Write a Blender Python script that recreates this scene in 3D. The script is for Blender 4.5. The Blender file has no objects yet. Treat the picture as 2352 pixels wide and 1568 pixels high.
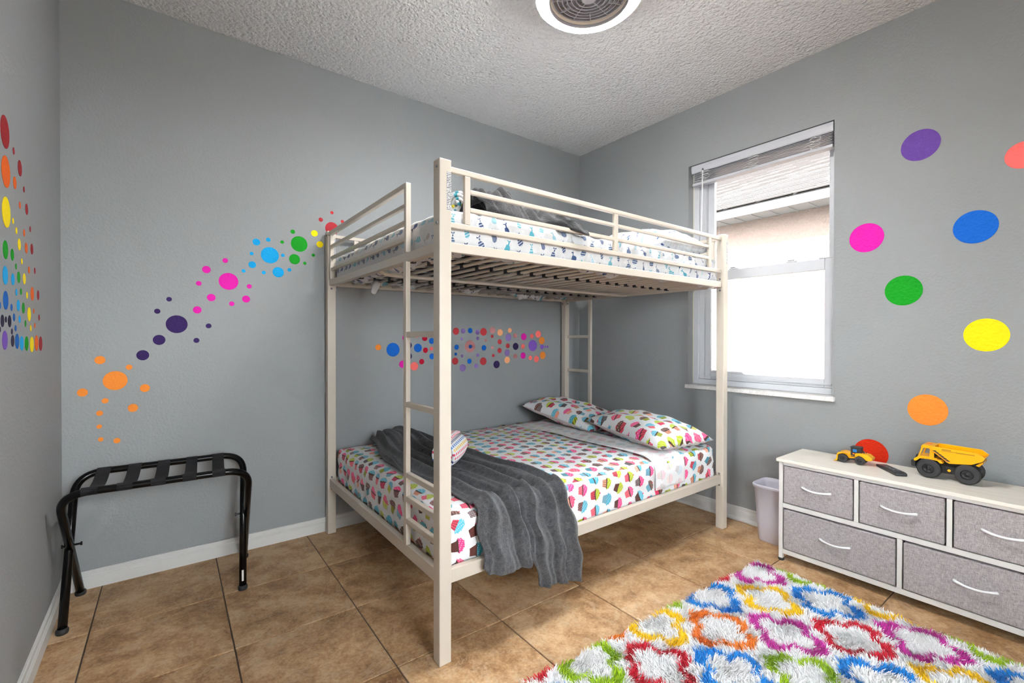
import bpy, bmesh, math, random
import numpy as np
from mathutils import Vector, Matrix

random.seed(7)
rng = np.random.default_rng(11)
SC = bpy.context.scene
COL = SC.collection

# ------------------------------------------------------------------ camera
FPX, CX, CY = 1051.3, 1176.0, 784.0          # focal length and centre in px of the 2352 x 1568 frame
YAW, PIT, ROL, CAMZ = 0.65054, -0.00675, 0.00106, 1.15
cF = Vector((math.sin(YAW) * math.cos(PIT), math.cos(YAW) * math.cos(PIT), math.sin(PIT)))
cR = Vector((math.cos(YAW), -math.sin(YAW), 0)); cU = cR.cross(cF)
cR, cU = cR * math.cos(ROL) + cU * math.sin(ROL), cU * math.cos(ROL) - cR * math.sin(ROL)
camd = bpy.data.cameras.new('camera'); cam = bpy.data.objects.new('camera', camd); COL.objects.link(cam)
camd.sensor_width = 36.0; camd.lens = 36.0 * FPX / 2352.0; camd.clip_start = 0.02; camd.clip_end = 200
cam.matrix_world = Matrix(((cR.x, cU.x, -cF.x, 0), (cR.y, cU.y, -cF.y, 0), (cR.z, cU.z, -cF.z, CAMZ), (0, 0, 0, 1)))
SC.camera = cam
def pray(x, y): return cF + cR * ((x - CX) / FPX) - cU * ((y - CY) / FPX)
def onX(x, y, X): d = pray(x, y); return Vector((0, 0, CAMZ)) + d * (X / d.x)
def onY(x, y, Y): d = pray(x, y); return Vector((0, 0, CAMZ)) + d * (Y / d.y)

# ------------------------------------------------------------------ world, sun, exposure
world = bpy.data.worlds.new('sky'); SC.world = world; world.use_nodes = True
bg = world.node_tree.nodes['Background']
bg.inputs[0].default_value = (0.92, 0.96, 1.0, 1); bg.inputs[1].default_value = 45.0
sund = bpy.data.lights.new('sun', 'SUN'); sun = bpy.data.objects.new('sun', sund); COL.objects.link(sun)
sund.energy = 60.0; sund.angle = 0.01; sund.color = (1.0, 0.97, 0.93)
sun.rotation_euler = Vector((0.75, 0.20, -0.63)).to_track_quat('-Z', 'Y').to_euler(); sun.location = (-3, -2, 8)
LAMP_STRENGTH = 235.0
vs = SC.view_settings
vs.view_transform = 'Standard'; vs.look = 'None'; vs.gamma = 1.0; vs.use_curve_mapping = False; vs.exposure = 0.25

# ------------------------------------------------------------------ room constants
XL, XR, YF, YB, ZC = -0.365, 2.914, -1.70, 2.851, 2.749

# ------------------------------------------------------------------ node helpers
class S:
    """socket wrapper with arithmetic"""
    def __init__(s, nt, sock): s.nt, s.k = nt, sock
    def op(s, o, b=None, c=None):
        n = s.nt.nodes.new('ShaderNodeMath'); n.operation = o; s.nt.links.new(s.k, n.inputs[0])
        for i, v in ((1, b), (2, c)):
            if v is None: continue
            if isinstance(v, S): s.nt.links.new(v.k, n.inputs[i])
            else: n.inputs[i].default_value = v
        return S(s.nt, n.outputs[0])
    def __add__(s, b): return s.op('ADD', b)
    def __sub__(s, b): return s.op('SUBTRACT', b)
    def __mul__(s, b): return s.op('MULTIPLY', b)
    def __truediv__(s, b): return s.op('DIVIDE', b)
    def __lt__(s, b): return s.op('LESS_THAN', b)
    def __gt__(s, b): return s.op('GREATER_THAN', b)
    def min(s, b): return s.op('MINIMUM', b)
    def max(s, b): return s.op('MAXIMUM', b)
    def abs(s): return s.op('ABSOLUTE')
    def floor(s): return s.op('FLOOR')
    def fract(s): return s.op('FRACT')
    def sin(s): return s.op('SINE')
    def cos(s): return s.op('COSINE')
    def sqrt(s): return s.op('SQRT')
    def pow(s, b): return s.op('POWER', b)

def new_mat(name):
    m = bpy.data.materials.new(name); m.use_nodes = True
    return m, m.node_tree, m.node_tree.nodes['Principled BSDF']
def node(nt, t, **kw):
    n = nt.nodes.new(t)
    for k, v in kw.items(): setattr(n, k, v)
    return n
def coords(nt, kind='Object', scale=(1, 1, 1), rot=(0, 0, 0)):
    tc = node(nt, 'ShaderNodeTexCoord'); mp = node(nt, 'ShaderNodeMapping')
    mp.inputs['Scale'].default_value = scale; mp.inputs['Rotation'].default_value = rot
    nt.links.new(tc.outputs[kind], mp.inputs[0]); return mp.outputs[0]
def noise(nt, vec, scale, detail=3, rough=0.55, dist=0.0):
    n = node(nt, 'ShaderNodeTexNoise'); n.inputs['Scale'].default_value = scale; n.inputs['Detail'].default_value = detail
    n.inputs['Roughness'].default_value = rough; n.inputs['Distortion'].default_value = dist
    if vec is not None: nt.links.new(vec, n.inputs['Vector'])
    return n.outputs['Fac']
def ramp(nt, fac, stops, interp='LINEAR'):
    r = node(nt, 'ShaderNodeValToRGB'); cr = r.color_ramp; cr.interpolation = interp
    while len(cr.elements) < len(stops): cr.elements.new(0.5)
    for e, (p, c) in zip(cr.elements, stops): e.position = p; e.color = (*c, 1)
    nt.links.new(fac.k if isinstance(fac, S) else fac, r.inputs[0]); return r.outputs[0]
def mix(nt, fac, a, b, blend='MIX'):
    n = node(nt, 'ShaderNodeMix', data_type='RGBA', blend_type=blend)
    for sock, v in ((n.inputs[0], fac), (n.inputs[6], a), (n.inputs[7], b)):
        if isinstance(v, S): nt.links.new(v.k, sock)
        elif isinstance(v, bpy.types.NodeSocket): nt.links.new(v, sock)
        elif isinstance(v, (int, float)): sock.default_value = v
        else: sock.default_value = (*v, 1)
    return n.outputs[2]
def bump(nt, bsdf, h, strength, dist):
    b = node(nt, 'ShaderNodeBump'); b.inputs['Strength'].default_value = strength; b.inputs['Distance'].default_value = dist
    nt.links.new(h.k if isinstance(h, S) else h, b.inputs['Height'])
    prev = bsdf.inputs['Normal'].links
    if prev: nt.links.new(prev[0].from_socket, b.inputs['Normal'])
    nt.links.new(b.outputs[0], bsdf.inputs['Normal'])
def simple(name, col, rough=0.5, metal=0.0, vary=0.04, bscale=0, bdist=0.0, coat=0.0, spec=0.5, sheen=0.0):
    m, nt, b = new_mat(name)
    v = coords(nt)
    c = mix(nt, noise(nt, v, 6, 3), tuple(max(0, x * (1 - vary)) for x in col), tuple(min(1, x * (1 + vary)) for x in col))
    nt.links.new(c, b.inputs['Base Color'])
    b.inputs['Roughness'].default_value = rough; b.inputs['Metallic'].default_value = metal
    b.inputs['Coat Weight'].default_value = coat; b.inputs['Specular IOR Level'].default_value = spec
    b.inputs['Sheen Weight'].default_value = sheen
    if bscale: bump(nt, b, noise(nt, v, bscale, 2), 0.6, bdist)
    return m
def srgb(r, g, b): return tuple(((x / 255) / 12.92 if x / 255 <= 0.04045 else ((x / 255 + 0.055) / 1.055) ** 2.4) for x in (r, g, b))

# ------------------------------------------------------------------ materials
def mk_wall():
    m, nt, b = new_mat('grey_wall_paint'); v = coords(nt)
    nt.links.new(mix(nt, noise(nt, v, 1.3, 2), (0.278, 0.290, 0.297), (0.296, 0.308, 0.315)), b.inputs['Base Color'])
    b.inputs['Roughness'].default_value = 0.62
    bump(nt, b, noise(nt, v, 95, 3, 0.55), 0.55, 0.0035); bump(nt, b, noise(nt, v, 26, 2), 0.25, 0.004)
    return m
def mk_ceiling():
    m, nt, b = new_mat('textured_ceiling_paint'); v = coords(nt)
    b.inputs['Base Color'].default_value = (0.87, 0.875, 0.88, 1); b.inputs['Roughness'].default_value = 0.9
    n1 = noise(nt, v, 44, 4, 0.62); vo = node(nt, 'ShaderNodeTexVoronoi'); vo.inputs['Scale'].default_value = 60
    nt.links.new(v, vo.inputs['Vector'])
    h = S(nt, n1) * 1.2 - S(nt, vo.outputs['Distance']) * 0.5
    bump(nt, b, h, 1.0, 0.022)
    return m
def mk_tile():
    m, nt, b = new_mat('travertine_tile')
    oi = node(nt, 'ShaderNodeObjectInfo'); tc = node(nt, 'ShaderNodeTexCoord')
    cb = node(nt, 'ShaderNodeCombineXYZ'); r = S(nt, oi.outputs['Random'])
    for i, k in enumerate((37.0, 91.0, 53.0)): nt.links.new((r * k).k, cb.inputs[i])
    va = node(nt, 'ShaderNodeVectorMath', operation='ADD'); nt.links.new(tc.outputs['Object'], va.inputs[0]); nt.links.new(cb.outputs[0], va.inputs[1])
    v = va.outputs[0]
    n1 = noise(nt, v, 2.6, 6, 0.62, 1.4); n2 = noise(nt, v, 14, 6, 0.7, 0.6); n3 = noise(nt, v, 90, 4, 0.75)
    f = S(nt, n1) * 0.46 + S(nt, n2) * 0.36 + S(nt, n3) * 0.30 + (r - 0.5) * 0.05
    c = ramp(nt, f, [(0.40, (0.155, 0.074, 0.029)), (0.49, (0.305, 0.166, 0.074)), (0.56, (0.440, 0.265, 0.130)), (0.65, (0.600, 0.405, 0.235))])
    # pale veins
    vein = (S(nt, noise(nt, v, 3.2, 5, 0.6, 2.2)) - 0.5).abs()
    c = mix(nt, (vein < 0.012) * 0.35, c, (0.52, 0.40, 0.28))
    nt.links.new(c, b.inputs['Base Color'])
    nt.links.new((S(nt, n2) * 0.25 + 0.36).k, b.inputs['Roughness'])
    bump(nt, b, n2, 0.25, 0.002); bump(nt, b, n3, 0.15, 0.001)
    return m
def mk_linen(name, c0, c1, sc=1.0):
    m, nt, b = new_mat(name)
    a = noise(nt, coords(nt, 'Object', (60 * sc, 60 * sc, 700 * sc)), 1, 2, 0.6)
    d = noise(nt, coords(nt, 'Object', (60 * sc, 700 * sc, 60 * sc)), 1, 2, 0.6)
    f = S(nt, a) * 0.5 + S(nt, d) * 0.5
    nt.links.new(ramp(nt, f, [(0.36, c0), (0.62, c1)]), b.inputs['Base Color']); b.inputs['Roughness'].default_value = 0.95
    bump(nt, b, f, 0.4, 0.001)
    return m
def mk_laminate():
    m, nt, b = new_mat('pale_wood_laminate')
    g = noise(nt, coords(nt, 'Object', (90, 4, 90)), 1, 4, 0.6)
    nt.links.new(ramp(nt, g, [(0.3, (0.74, 0.70, 0.62)), (0.7, (0.86, 0.83, 0.77))]), b.inputs['Base Color'])
    b.inputs['Roughness'].default_value = 0.38
    return m
def mk_marble():
    m, nt, b = new_mat('white_marble'); v = coords(nt)
    vein = (S(nt, noise(nt, v, 6, 5, 0.6, 2.5)) - 0.5).abs()
    nt.links.new(ramp(nt, vein, [(0.0, (0.68, 0.67, 0.66)), (0.04, (0.80, 0.79, 0.78)), (0.3, (0.84, 0.84, 0.84))]), b.inputs['Base Color'])
    b.inputs['Roughness'].default_value = 0.3
    return m
def mk_glass():
    m, nt, b = new_mat('window_glass'); nt.nodes.remove(b)
    tr = node(nt, 'ShaderNodeBsdfTransparent'); tr.inputs[0].default_value = (0.96, 0.975, 0.97, 1)
    gl = node(nt, 'ShaderNodeBsdfGlossy'); gl.inputs['Roughness'].default_value = 0.02
    fr = node(nt, 'ShaderNodeFresnel'); fr.inputs[0].default_value = 1.45
    mx = node(nt, 'ShaderNodeMixShader'); nt.links.new(fr.outputs[0], mx.inputs[0]); nt.links.new(tr.outputs[0], mx.inputs[1]); nt.links.new(gl.outputs[0], mx.inputs[2])
    nt.links.new(mx.outputs[0], nt.nodes['Material Output'].inputs[0])
    return m
def mk_emit(name, col, st):
    m, nt, b = new_mat(name); b.inputs['Base Color'].default_value = (0.9, 0.9, 0.9, 1)
    b.inputs['Emission Color'].default_value = (*col, 1); b.inputs['Emission Strength'].default_value = st
    return m
def mk_plush(name='grey_plush', g=1.0):
    m, nt, b = new_mat(name); v = coords(nt)
    n1 = noise(nt, v, 55, 5, 0.7, 0.8); n2 = noise(nt, v, 420, 2, 0.6)
    f = S(nt, n1) * 0.6 + S(nt, n2) * 0.5
    nt.links.new(ramp(nt, f, [(0.40, (0.026 * g, 0.027 * g, 0.031 * g)), (0.70, (0.125 * g, 0.127 * g, 0.137 * g))]), b.inputs['Base Color'])
    b.inputs['Roughness'].default_value = 0.95; b.inputs['Sheen Weight'].default_value = 0.2; b.inputs['Sheen Roughness'].default_value = 0.4
    bump(nt, b, f, 1.0, 0.008)
    return m
def uvcells(nt, sx, sy, stagger=True):
    """brick-staggered cells on the UV map (metres): local coords in -.5 .. .5 and three random values per cell"""
    tc = node(nt, 'ShaderNodeTexCoord'); sp = node(nt, 'ShaderNodeSeparateXYZ'); nt.links.new(tc.outputs['UV'], sp.inputs[0])
    u = S(nt, sp.outputs[0]) * (1 / sx); v = S(nt, sp.outputs[1]) * (1 / sy)
    iu = u.floor(); fu = u - iu
    if stagger: v = v + (iu * 0.5).fract()
    iv = v.floor(); fv = v - iv
    wn = node(nt, 'ShaderNodeTexWhiteNoise', noise_dimensions='3D'); cb = node(nt, 'ShaderNodeCombineXYZ')
    nt.links.new(iu.k, cb.inputs[0]); nt.links.new(iv.k, cb.inputs[1]); nt.links.new(cb.outputs[0], wn.inputs['Vector'])
    sc = node(nt, 'ShaderNodeSeparateColor'); nt.links.new(wn.outputs['Color'], sc.inputs[0])
    return fu - 0.5, fv - 0.5, [S(nt, o) for o in sc.outputs[:3]], iu, iv
def cloth_base(nt, b, col, sheen=0.15):
    b.inputs['Roughness'].default_value = 0.8; b.inputs['Sheen Weight'].default_value = sheen
    v = coords(nt); bump(nt, b, noise(nt, v, 13, 3, 0.55, 1.2), 0.35, 0.012); bump(nt, b, noise(nt, v, 900, 2), 0.1, 0.0005)
def mk_cupcake(name, fade=0.0):
    m, nt, b = new_mat(name)
    p, q, r, iu, iv = uvcells(nt, 0.082, 0.076)
    ang = (r[2] - 0.5) * 0.8 + ((iv * 0.5).fract() - 0.25) * 0.5
    c, s = ang.cos(), ang.sin()
    a = (p * c + q * s) * 1.06; d = q * c - p * s
    wr = (a > -0.40) * (a < 0.02) * (d.abs() < (a + 0.40) * 0.22 + 0.21)
    da = (a - 0.02) * (1 / 0.37)
    env = (da * da * -1.0 + 1.0).max(0.0).sqrt() * 0.37 + (a * 38.0).sin() * 0.028
    fr = (a > -0.03) * (a < 0.37) * (d.abs() < env)
    tp = ((a - 0.40).pow(2.0) + d * d) < 0.0022
    stripe = ((d / ((a + 0.40) * 0.22 + 0.21) * 14.0).sin() > 0.25) * (r[1] > 0.55)
    dots = ((a * 48.0).sin() * (d * 48.0).sin() > 0.45) * (r[1] < 0.45)
    pal_w = [(0.0, srgb(95, 45, 38)), (0.17, srgb(226, 64, 90)), (0.36, srgb(240, 160, 128)), (0.52, srgb(178, 190, 20)), (0.68, srgb(60, 160, 185)), (0.8, srgb(225, 50, 95)), (0.9, srgb(92, 88, 90))]
    pal_f = [(0.0, srgb(70, 175, 200)), (0.2, srgb(240, 70, 140)), (0.38, srgb(182, 200, 20)), (0.56, srgb(105, 62, 45)), (0.7, srgb(240, 85, 130)), (0.85, srgb(95, 190, 215))]
    cw = ramp(nt, r[0], pal_w, 'CONSTANT'); cf = ramp(nt, (r[0] * 7.31 + r[1] * 3.7).fract(), pal_f, 'CONSTANT')
    cw = mix(nt, stripe * 0.75, cw, srgb(70, 40, 38)); cw = mix(nt, dots * 0.7, cw, srgb(250, 200, 205))
    cf = mix(nt, ((a * 30.0 + d * 21.0).sin() * (d * 40.0).sin() > 0.62) * 0.55, cf, srgb(250, 235, 240))
    drip = ((a > -0.05) * (a < 0.045 + 0.0)) * (d.abs() < 0.34)
    white = (0.80, 0.80, 0.815)
    col = mix(nt, wr, white, cw); col = mix(nt, fr, col, cf)
    col = mix(nt, drip * (r[2] > 0.35) * (wr.max(fr)), col, srgb(75, 42, 35)); col = mix(nt, tp * (r[2] > 0.6), col, srgb(225, 40, 70))
    if fade: col = mix(nt, fade, col, white)
    nt.links.new(col, b.inputs['Base Color']); cloth_base(nt, b, white)
    return m
def mk_whale(name, sx=0.062, sy=0.070):
    m, nt, b = new_mat(name)
    p, q, r, iu, iv = uvcells(nt, sx, sy)
    ang = (r[2] - 0.5) * 1.0 + 0.25
    c, s = ang.cos(), ang.sin()
    a = p * c + q * s; d = q * c - p * s
    body = ((a + 0.04) / 0.21).pow(2.0) + ((d + 0.06) / 0.24).pow(2.0) < 1.0
    body = body * ((a * 0.9 - d * 0.35) > -0.17)
    stem = ((a - 0.03 - (d - 0.2) * 0.25).abs() < 0.045) * (d > 0.1) * (d < 0.33)
    fin = ((d - 0.34 + (a - 0.05).abs() * -0.7).abs() < 0.045) * ((a - 0.05).abs() < 0.13)
    shape = body.max(stem).max(fin)
    stripe = ((d * 42.0).sin() > 0.1) * (r[1] > 0.5); dots = ((a * 60.0).sin() * (d * 60.0).sin() > 0.3) * (r[1] < 0.25)
    cc = ramp(nt, r[0], [(0.0, srgb(38, 62, 112)), (0.40, srgb(52, 78, 120)), (0.62, srgb(80, 165, 185)), (0.80, srgb(150, 195, 210)), (0.92, srgb(190, 180, 172))], 'CONSTANT')
    cc = mix(nt, (stripe.max(dots)) * 0.55, cc, (0.75, 0.80, 0.84))
    white = (0.71, 0.71, 0.725)
    nt.links.new(mix(nt, shape, white, cc), b.inputs['Base Color']); cloth_base(nt, b, white)
    return m
def mk_towel(name, pal, rows=0.021, dash=0.022):
    m, nt, b = new_mat(name)
    tc = node(nt, 'ShaderNodeTexCoord'); sp = node(nt, 'ShaderNodeSeparateXYZ'); nt.links.new(tc.outputs['UV'], sp.inputs[0])
    u = S(nt, sp.outputs[0]) * (1 / dash); v = S(nt, sp.outputs[1]) * (1 / rows)
    iv = v.floor(); fv = v - iv
    u = u + (iv * 0.5).fract()
    on = ((u.fract() - 0.5).abs() < 0.30) * ((fv - 0.5).abs() < 0.30)
    k = (iv * (1.0 / len(pal)) + 0.001).fract()
    cc = ramp(nt, k, [(i / len(pal), c) for i, c in enumerate(pal)], 'CONSTANT')
    nt.links.new(mix(nt, on, (0.80, 0.80, 0.80), cc), b.inputs['Base Color'])
    b.inputs['Roughness'].default_value = 0.95; b.inputs['Sheen Weight'].default_value = 0.3
    bump(nt, b, noise(nt, coords(nt), 260, 3, 0.7), 0.9, 0.003)
    return m
def mk_print():
    m, nt, b = new_mat('sticker_print')
    tc = node(nt, 'ShaderNodeTexCoord'); sp = node(nt, 'ShaderNodeSeparateXYZ'); nt.links.new(tc.outputs['Object'], sp.inputs[0])
    z = S(nt, sp.outputs[2]) * 170.0
    line = ((z.fract() - 0.5).abs() < 0.27)
    n = S(nt, noise(nt, coords(nt, 'Object', (420, 420, 170)), 1, 1)) > 0.42
    nt.links.new(mix(nt, line * n, (0.74, 0.73, 0.72), (0.10, 0.10, 0.12)), b.inputs['Base Color']); b.inputs['Roughness'].default_value = 0.4
    return m
def mk_stucco():
    m, nt, b = new_mat('peach_stucco'); v = coords(nt)
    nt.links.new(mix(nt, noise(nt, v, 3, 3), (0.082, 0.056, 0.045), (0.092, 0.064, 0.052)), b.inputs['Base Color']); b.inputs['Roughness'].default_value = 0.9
    bump(nt, b, noise(nt, v, 38, 4, 0.65, 0.8), 1.0, 0.02)
    return m
def mk_shingle():
    m, nt, b = new_mat('asphalt_shingle'); v = coords(nt, 'Object', (1, 3.2, 1))
    n = S(nt, noise(nt, v, 5, 2)) * 0.5 + S(nt, noise(nt, coords(nt), 60, 3)) * 0.5
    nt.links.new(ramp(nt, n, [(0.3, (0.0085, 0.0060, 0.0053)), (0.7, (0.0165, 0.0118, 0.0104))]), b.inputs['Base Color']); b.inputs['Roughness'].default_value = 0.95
    return m
def mk_vinyl(name, col, rough_print=0.0):
    m, nt, b = new_mat(name); v = coords(nt)
    n = noise(nt, coords(nt, 'Object', (0.05, 0.05, 0.05)), 1, 1)
    if rough_print:
        f = noise(nt, v, 7, 4, 0.7, 2.0)
        nt.links.new(mix(nt, f, tuple(x * 0.82 for x in col), tuple(min(1, x * 1.35 + 0.05) for x in col)), b.inputs['Base Color'])
        bump(nt, b, f, 0.6, 0.25)
    else:
        nt.links.new(mix(nt, noise(nt, v, 2.5, 2), tuple(x * 0.95 for x in col), tuple(min(1, x * 1.05) for x in col)), b.inputs['Base Color'])
        bump(nt, b, noise(nt, v, 5, 3), 0.2, 0.12)
    b.inputs['Roughness'].default_value = 0.65; b.inputs['Specular IOR Level'].default_value = 0.25
    return m

M = {}
M['wall'] = mk_wall(); M['ceiling'] = mk_ceiling(); M['tile'] = mk_tile()
M['grout'] = simple('dark_grout', (0.075, 0.055, 0.042), 0.9, vary=0.2)
M['trim'] = simple('white_trim_paint', (0.66, 0.65, 0.635), 0.45, vary=0.06)
M['bed'] = simple('cream_powder_coat', (0.62, 0.555, 0.475), 0.33, vary=0.02, coat=0.15)
M['bolt'] = simple('zinc_bolt', (0.22, 0.22, 0.23), 0.35, metal=0.8)
M['clip'] = simple('dark_plastic_clip', (0.018, 0.018, 0.022), 0.5)
M['print'] = mk_print()
M['blackmetal'] = simple('black_enamel', (0.002, 0.002, 0.0022), 0.2, spec=0.25)
M['webbing'] = mk_linen('black_webbing', (0.004, 0.004, 0.005), (0.012, 0.012, 0.014), 0.6)
M['rubber'] = simple('black_rubber', (0.016, 0.016, 0.017), 0.55, vary=0.15)
M['sticker'] = simple('pale_sticker', (0.7, 0.7, 0.66), 0.5)
M['linen'] = mk_linen('grey_linen', (0.205, 0.185, 0.190), (0.50, 0.465, 0.475), 1.0)
M['linen_side'] = mk_linen('grey_linen_lining', (0.20, 0.19, 0.20), (0.35, 0.33, 0.34), 1.0)
M['laminate'] = mk_laminate()
M['whitemetal'] = simple('white_frame_paint', (0.70, 0.685, 0.66), 0.35, vary=0.02)
M['whiteplastic'] = simple('white_plastic', (0.80, 0.80, 0.83), 0.3, vary=0.01)
M['binplastic'] = simple('lilac_white_plastic', (0.66, 0.65, 0.74), 0.4, vary=0.02)
M['vinylframe'] = simple('white_vinyl_frame', (0.60, 0.615, 0.65), 0.4, vary=0.02)
M['caulk'] = simple('cream_caulk', (0.72, 0.70, 0.58), 0.7)
M['blind'] = simple('grey_white_blind', (0.52, 0.53, 0.57), 0.45, vary=0.03)
M['cord'] = simple('white_cord', (0.75, 0.75, 0.75), 0.8)
M['marble'] = mk_marble(); M['glass'] = mk_glass()
M['ring'] = mk_emit('lit_ring_diffuser', (1.0, 0.985, 0.97), LAMP_STRENGTH)
M['grille'] = simple('mauve_grey_plastic', (0.40, 0.385, 0.415), 0.4, vary=0.02)
M['fanwhite'] = simple('warm_white_housing', (0.75, 0.66, 0.55), 0.5, vary=0.02)
M['blade'] = simple('smoke_fan_blade', (0.33, 0.32, 0.34), 0.25, vary=0.02)
M['plush'] = mk_plush(); M['plush_dark'] = mk_plush('charcoal_plush', 0.42)
M['cupcake'] = mk_cupcake('cupcake_print_cotton'); M['cupcake_faded'] = mk_cupcake('cupcake_print_reverse', 0.72)
M['whale'] = mk_whale('whale_print_cotton')
M['whale_small'] = mk_whale('whale_print_pillow', 0.055, 0.060)
M['towel_a'] = mk_towel('multicolour_dash_towel', [srgb(226, 70, 110), srgb(40, 60, 120), srgb(45, 120, 200), srgb(240, 140, 40), srgb(235, 190, 50)])
M['towel_b'] = mk_towel('yellow_teal_dash_towel', [srgb(222, 205, 40), srgb(60, 160, 175), srgb(120, 120, 125), srgb(225, 210, 50)], 0.03, 0.05)
M['yellow'] = simple('yellow_toy_plastic', srgb(247, 176, 0), 0.32, vary=0.03, coat=0.2)
M['toyblack'] = simple('black_toy_plastic', (0.020, 0.020, 0.022), 0.45, vary=0.1)
M['tyre'] = simple('toy_tyre', (0.030, 0.030, 0.032), 0.6, vary=0.1)
M['orange_print'] = simple('orange_print', srgb(240, 130, 40), 0.5)
M['blueprint'] = simple('blue_toy_window', srgb(40, 120, 190), 0.3)
M['remote'] = simple('dark_remote_plastic', (0.030, 0.032, 0.036), 0.4)
M['button'] = simple('remote_button', (0.14, 0.15, 0.17), 0.4)
M['stucco'] = mk_stucco(); M['shingle'] = mk_shingle()
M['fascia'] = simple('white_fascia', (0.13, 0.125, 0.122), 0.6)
M['concrete'] = simple('neutral_turf', (0.15, 0.145, 0.135), 0.9, vary=0.1)  # even neutral ground colour

# ------------------------------------------------------------------ mesh helpers
class MB:
    def __init__(s): s.v, s.f, s.uv, s.mi = [], [], None, []
    def add(s, verts, faces):
        o = len(s.v); s.v += [tuple(p) for p in verts]; s.f += [tuple(i + o for i in f) for f in faces]; return s
    def box(s, x0, x1, y0, y1, z0, z1):
        return s.add([(x0, y0, z0), (x1, y0, z0), (x1, y1, z0), (x0, y1, z0), (x0, y0, z1), (x1, y0, z1), (x1, y1, z1), (x0, y1, z1)],
                     [(0, 3, 2, 1), (4, 5, 6, 7), (0, 1, 5, 4), (1, 2, 6, 5), (2, 3, 7, 6), (3, 0, 4, 7)])
    def tube(s, pts, r, n=12, cap=True):
        pts = [Vector(p) for p in pts]; m = len(pts); rs = r if isinstance(r, (list, tuple)) else [r] * m
        t0 = (pts[1] - pts[0]).normalized(); up = Vector((0, 0, 1)) if abs(t0.z) < 0.9 else Vector((1, 0, 0))
        u = t0.cross(up).normalized(); vs, fs = [], []
        for i, p in enumerate(pts):
            t = ((pts[min(i + 1, m - 1)] - pts[max(i - 1, 0)])).normalized()
            u = (u - t * u.dot(t)).normalized(); w = t.cross(u)
            for k in range(n):
                a = 2 * math.pi * k / n; vs.append(p + (u * math.cos(a) + w * math.sin(a)) * rs[i])
        for i in range(m - 1):
            for k in range(n):
                a, b = i * n + k, i * n + (k + 1) % n; fs.append((a, b, b + n, a + n))
        if cap: fs += [tuple(range(n))[::-1], tuple(range((m - 1) * n, m * n))]
        return s.add(vs, fs)
    def lathe(s, prof, n=32, c=(0, 0, 0), axis='z', closed=False):
        vs, fs = [], []; m = len(prof)
        for k in range(n):
            a = 2 * math.pi * k / n
            for r, h in prof:
                q = (r * math.cos(a), r * math.sin(a), h)
                if axis == 'y': q = (q[0], q[2], q[1])
                if axis == 'x': q = (q[2], q[0], q[1])
                vs.append((q[0] + c[0], q[1] + c[1], q[2] + c[2]))
        for k in range(n):
            for i in range(m if closed else m - 1):
                j = (i + 1) % m; a, b = k * m + i, k * m + j; c2, d = ((k + 1) % n) * m + j, ((k + 1) % n) * m + i
                fs.append((a, d, c2, b))
        return s.add(vs, fs)
    def prism(s, poly, y0, y1):            # polygon in x-z extruded along y
        n = len(poly)
        return s.add([(x, y0, z) for x, z in poly] + [(x, y1, z) for x, z in poly],
                     [tuple(range(n)), tuple(range(2 * n - 1, n - 1, -1))] + [(i, i + n, (i + 1) % n + n, (i + 1) % n) for i in range(n)])
def wloc(o):
    v = Vector((0, 0, 0))
    while o is not None: v += o.location; o = o.parent
    return v
def props(o, label=None, cat=None, group=None, kind=None):
    for k, v in (('label', label), ('category', cat), ('group', group), ('kind', kind)):
        if v: o[k] = v
    return o
def obj(name, mb, mat, parent=None, bevel=0.0, smooth=False, seg=2, local=False, label=None, cat=None, group=None, kind=None, subsurf=0, solid=0.0):
    vs = np.array(mb.v, dtype=float)
    org = Vector((0, 0, 0))
    if parent is not None:
        if not local: vs = vs - np.array(wloc(parent))
    elif kind != 'structure':
        lo, hi = vs.min(0), vs.max(0); org = Vector(((lo[0] + hi[0]) / 2, (lo[1] + hi[1]) / 2, lo[2])); vs = vs - np.array(org)
    me = bpy.data.meshes.new(name); me.from_pydata(vs.tolist(), [], mb.f)
    if mb.uv is not None:
        ul = me.uv_layers.new(name='UVMap'); li = np.zeros(len(me.loops), dtype=np.int32); me.loops.foreach_get('vertex_index', li)
        ul.data.foreach_set('uv', np.array(mb.uv, dtype=np.float32)[li].ravel())
    bm = bmesh.new(); bm.from_mesh(me); bmesh.ops.recalc_face_normals(bm, faces=bm.faces); bm.to_mesh(me); bm.free()
    mats = mat if isinstance(mat, list) else [mat]
    for k in mats: me.materials.append(k)
    if mb.mi: me.polygons.foreach_set('material_index', mb.mi)
    if smooth: me.polygons.foreach_set('use_smooth', [True] * len(me.polygons))
    o = bpy.data.objects.new(name, me); COL.objects.link(o); o.location = org
    if parent is not None: o.parent = parent
    if solid: q = o.modifiers.new('solid', 'SOLIDIFY'); q.thickness = solid; q.offset = -1
    if bevel: q = o.modifiers.new('bevel', 'BEVEL'); q.width = bevel; q.segments = seg; q.limit_method = 'ANGLE'; q.angle_limit = 0.6
    if subsurf: q = o.modifiers.new('sub', 'SUBSURF'); q.levels = subsurf; q.render_levels = subsurf
    return props(o, label, cat, group, kind)
def thing(name, loc, label, cat, group=None, rotz=0.0, kind=None):
    o = bpy.data.objects.new(name, None); COL.objects.link(o); o.location = loc; o.rotation_euler = (0, 0, rotz); o.empty_display_size = 0.1
    return props(o, label, cat, group, kind)
def box(name, d, mat, parent=None, bevel=0.0, **kw): return obj(name, MB().box(*d), mat, parent, bevel, **kw)
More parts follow.
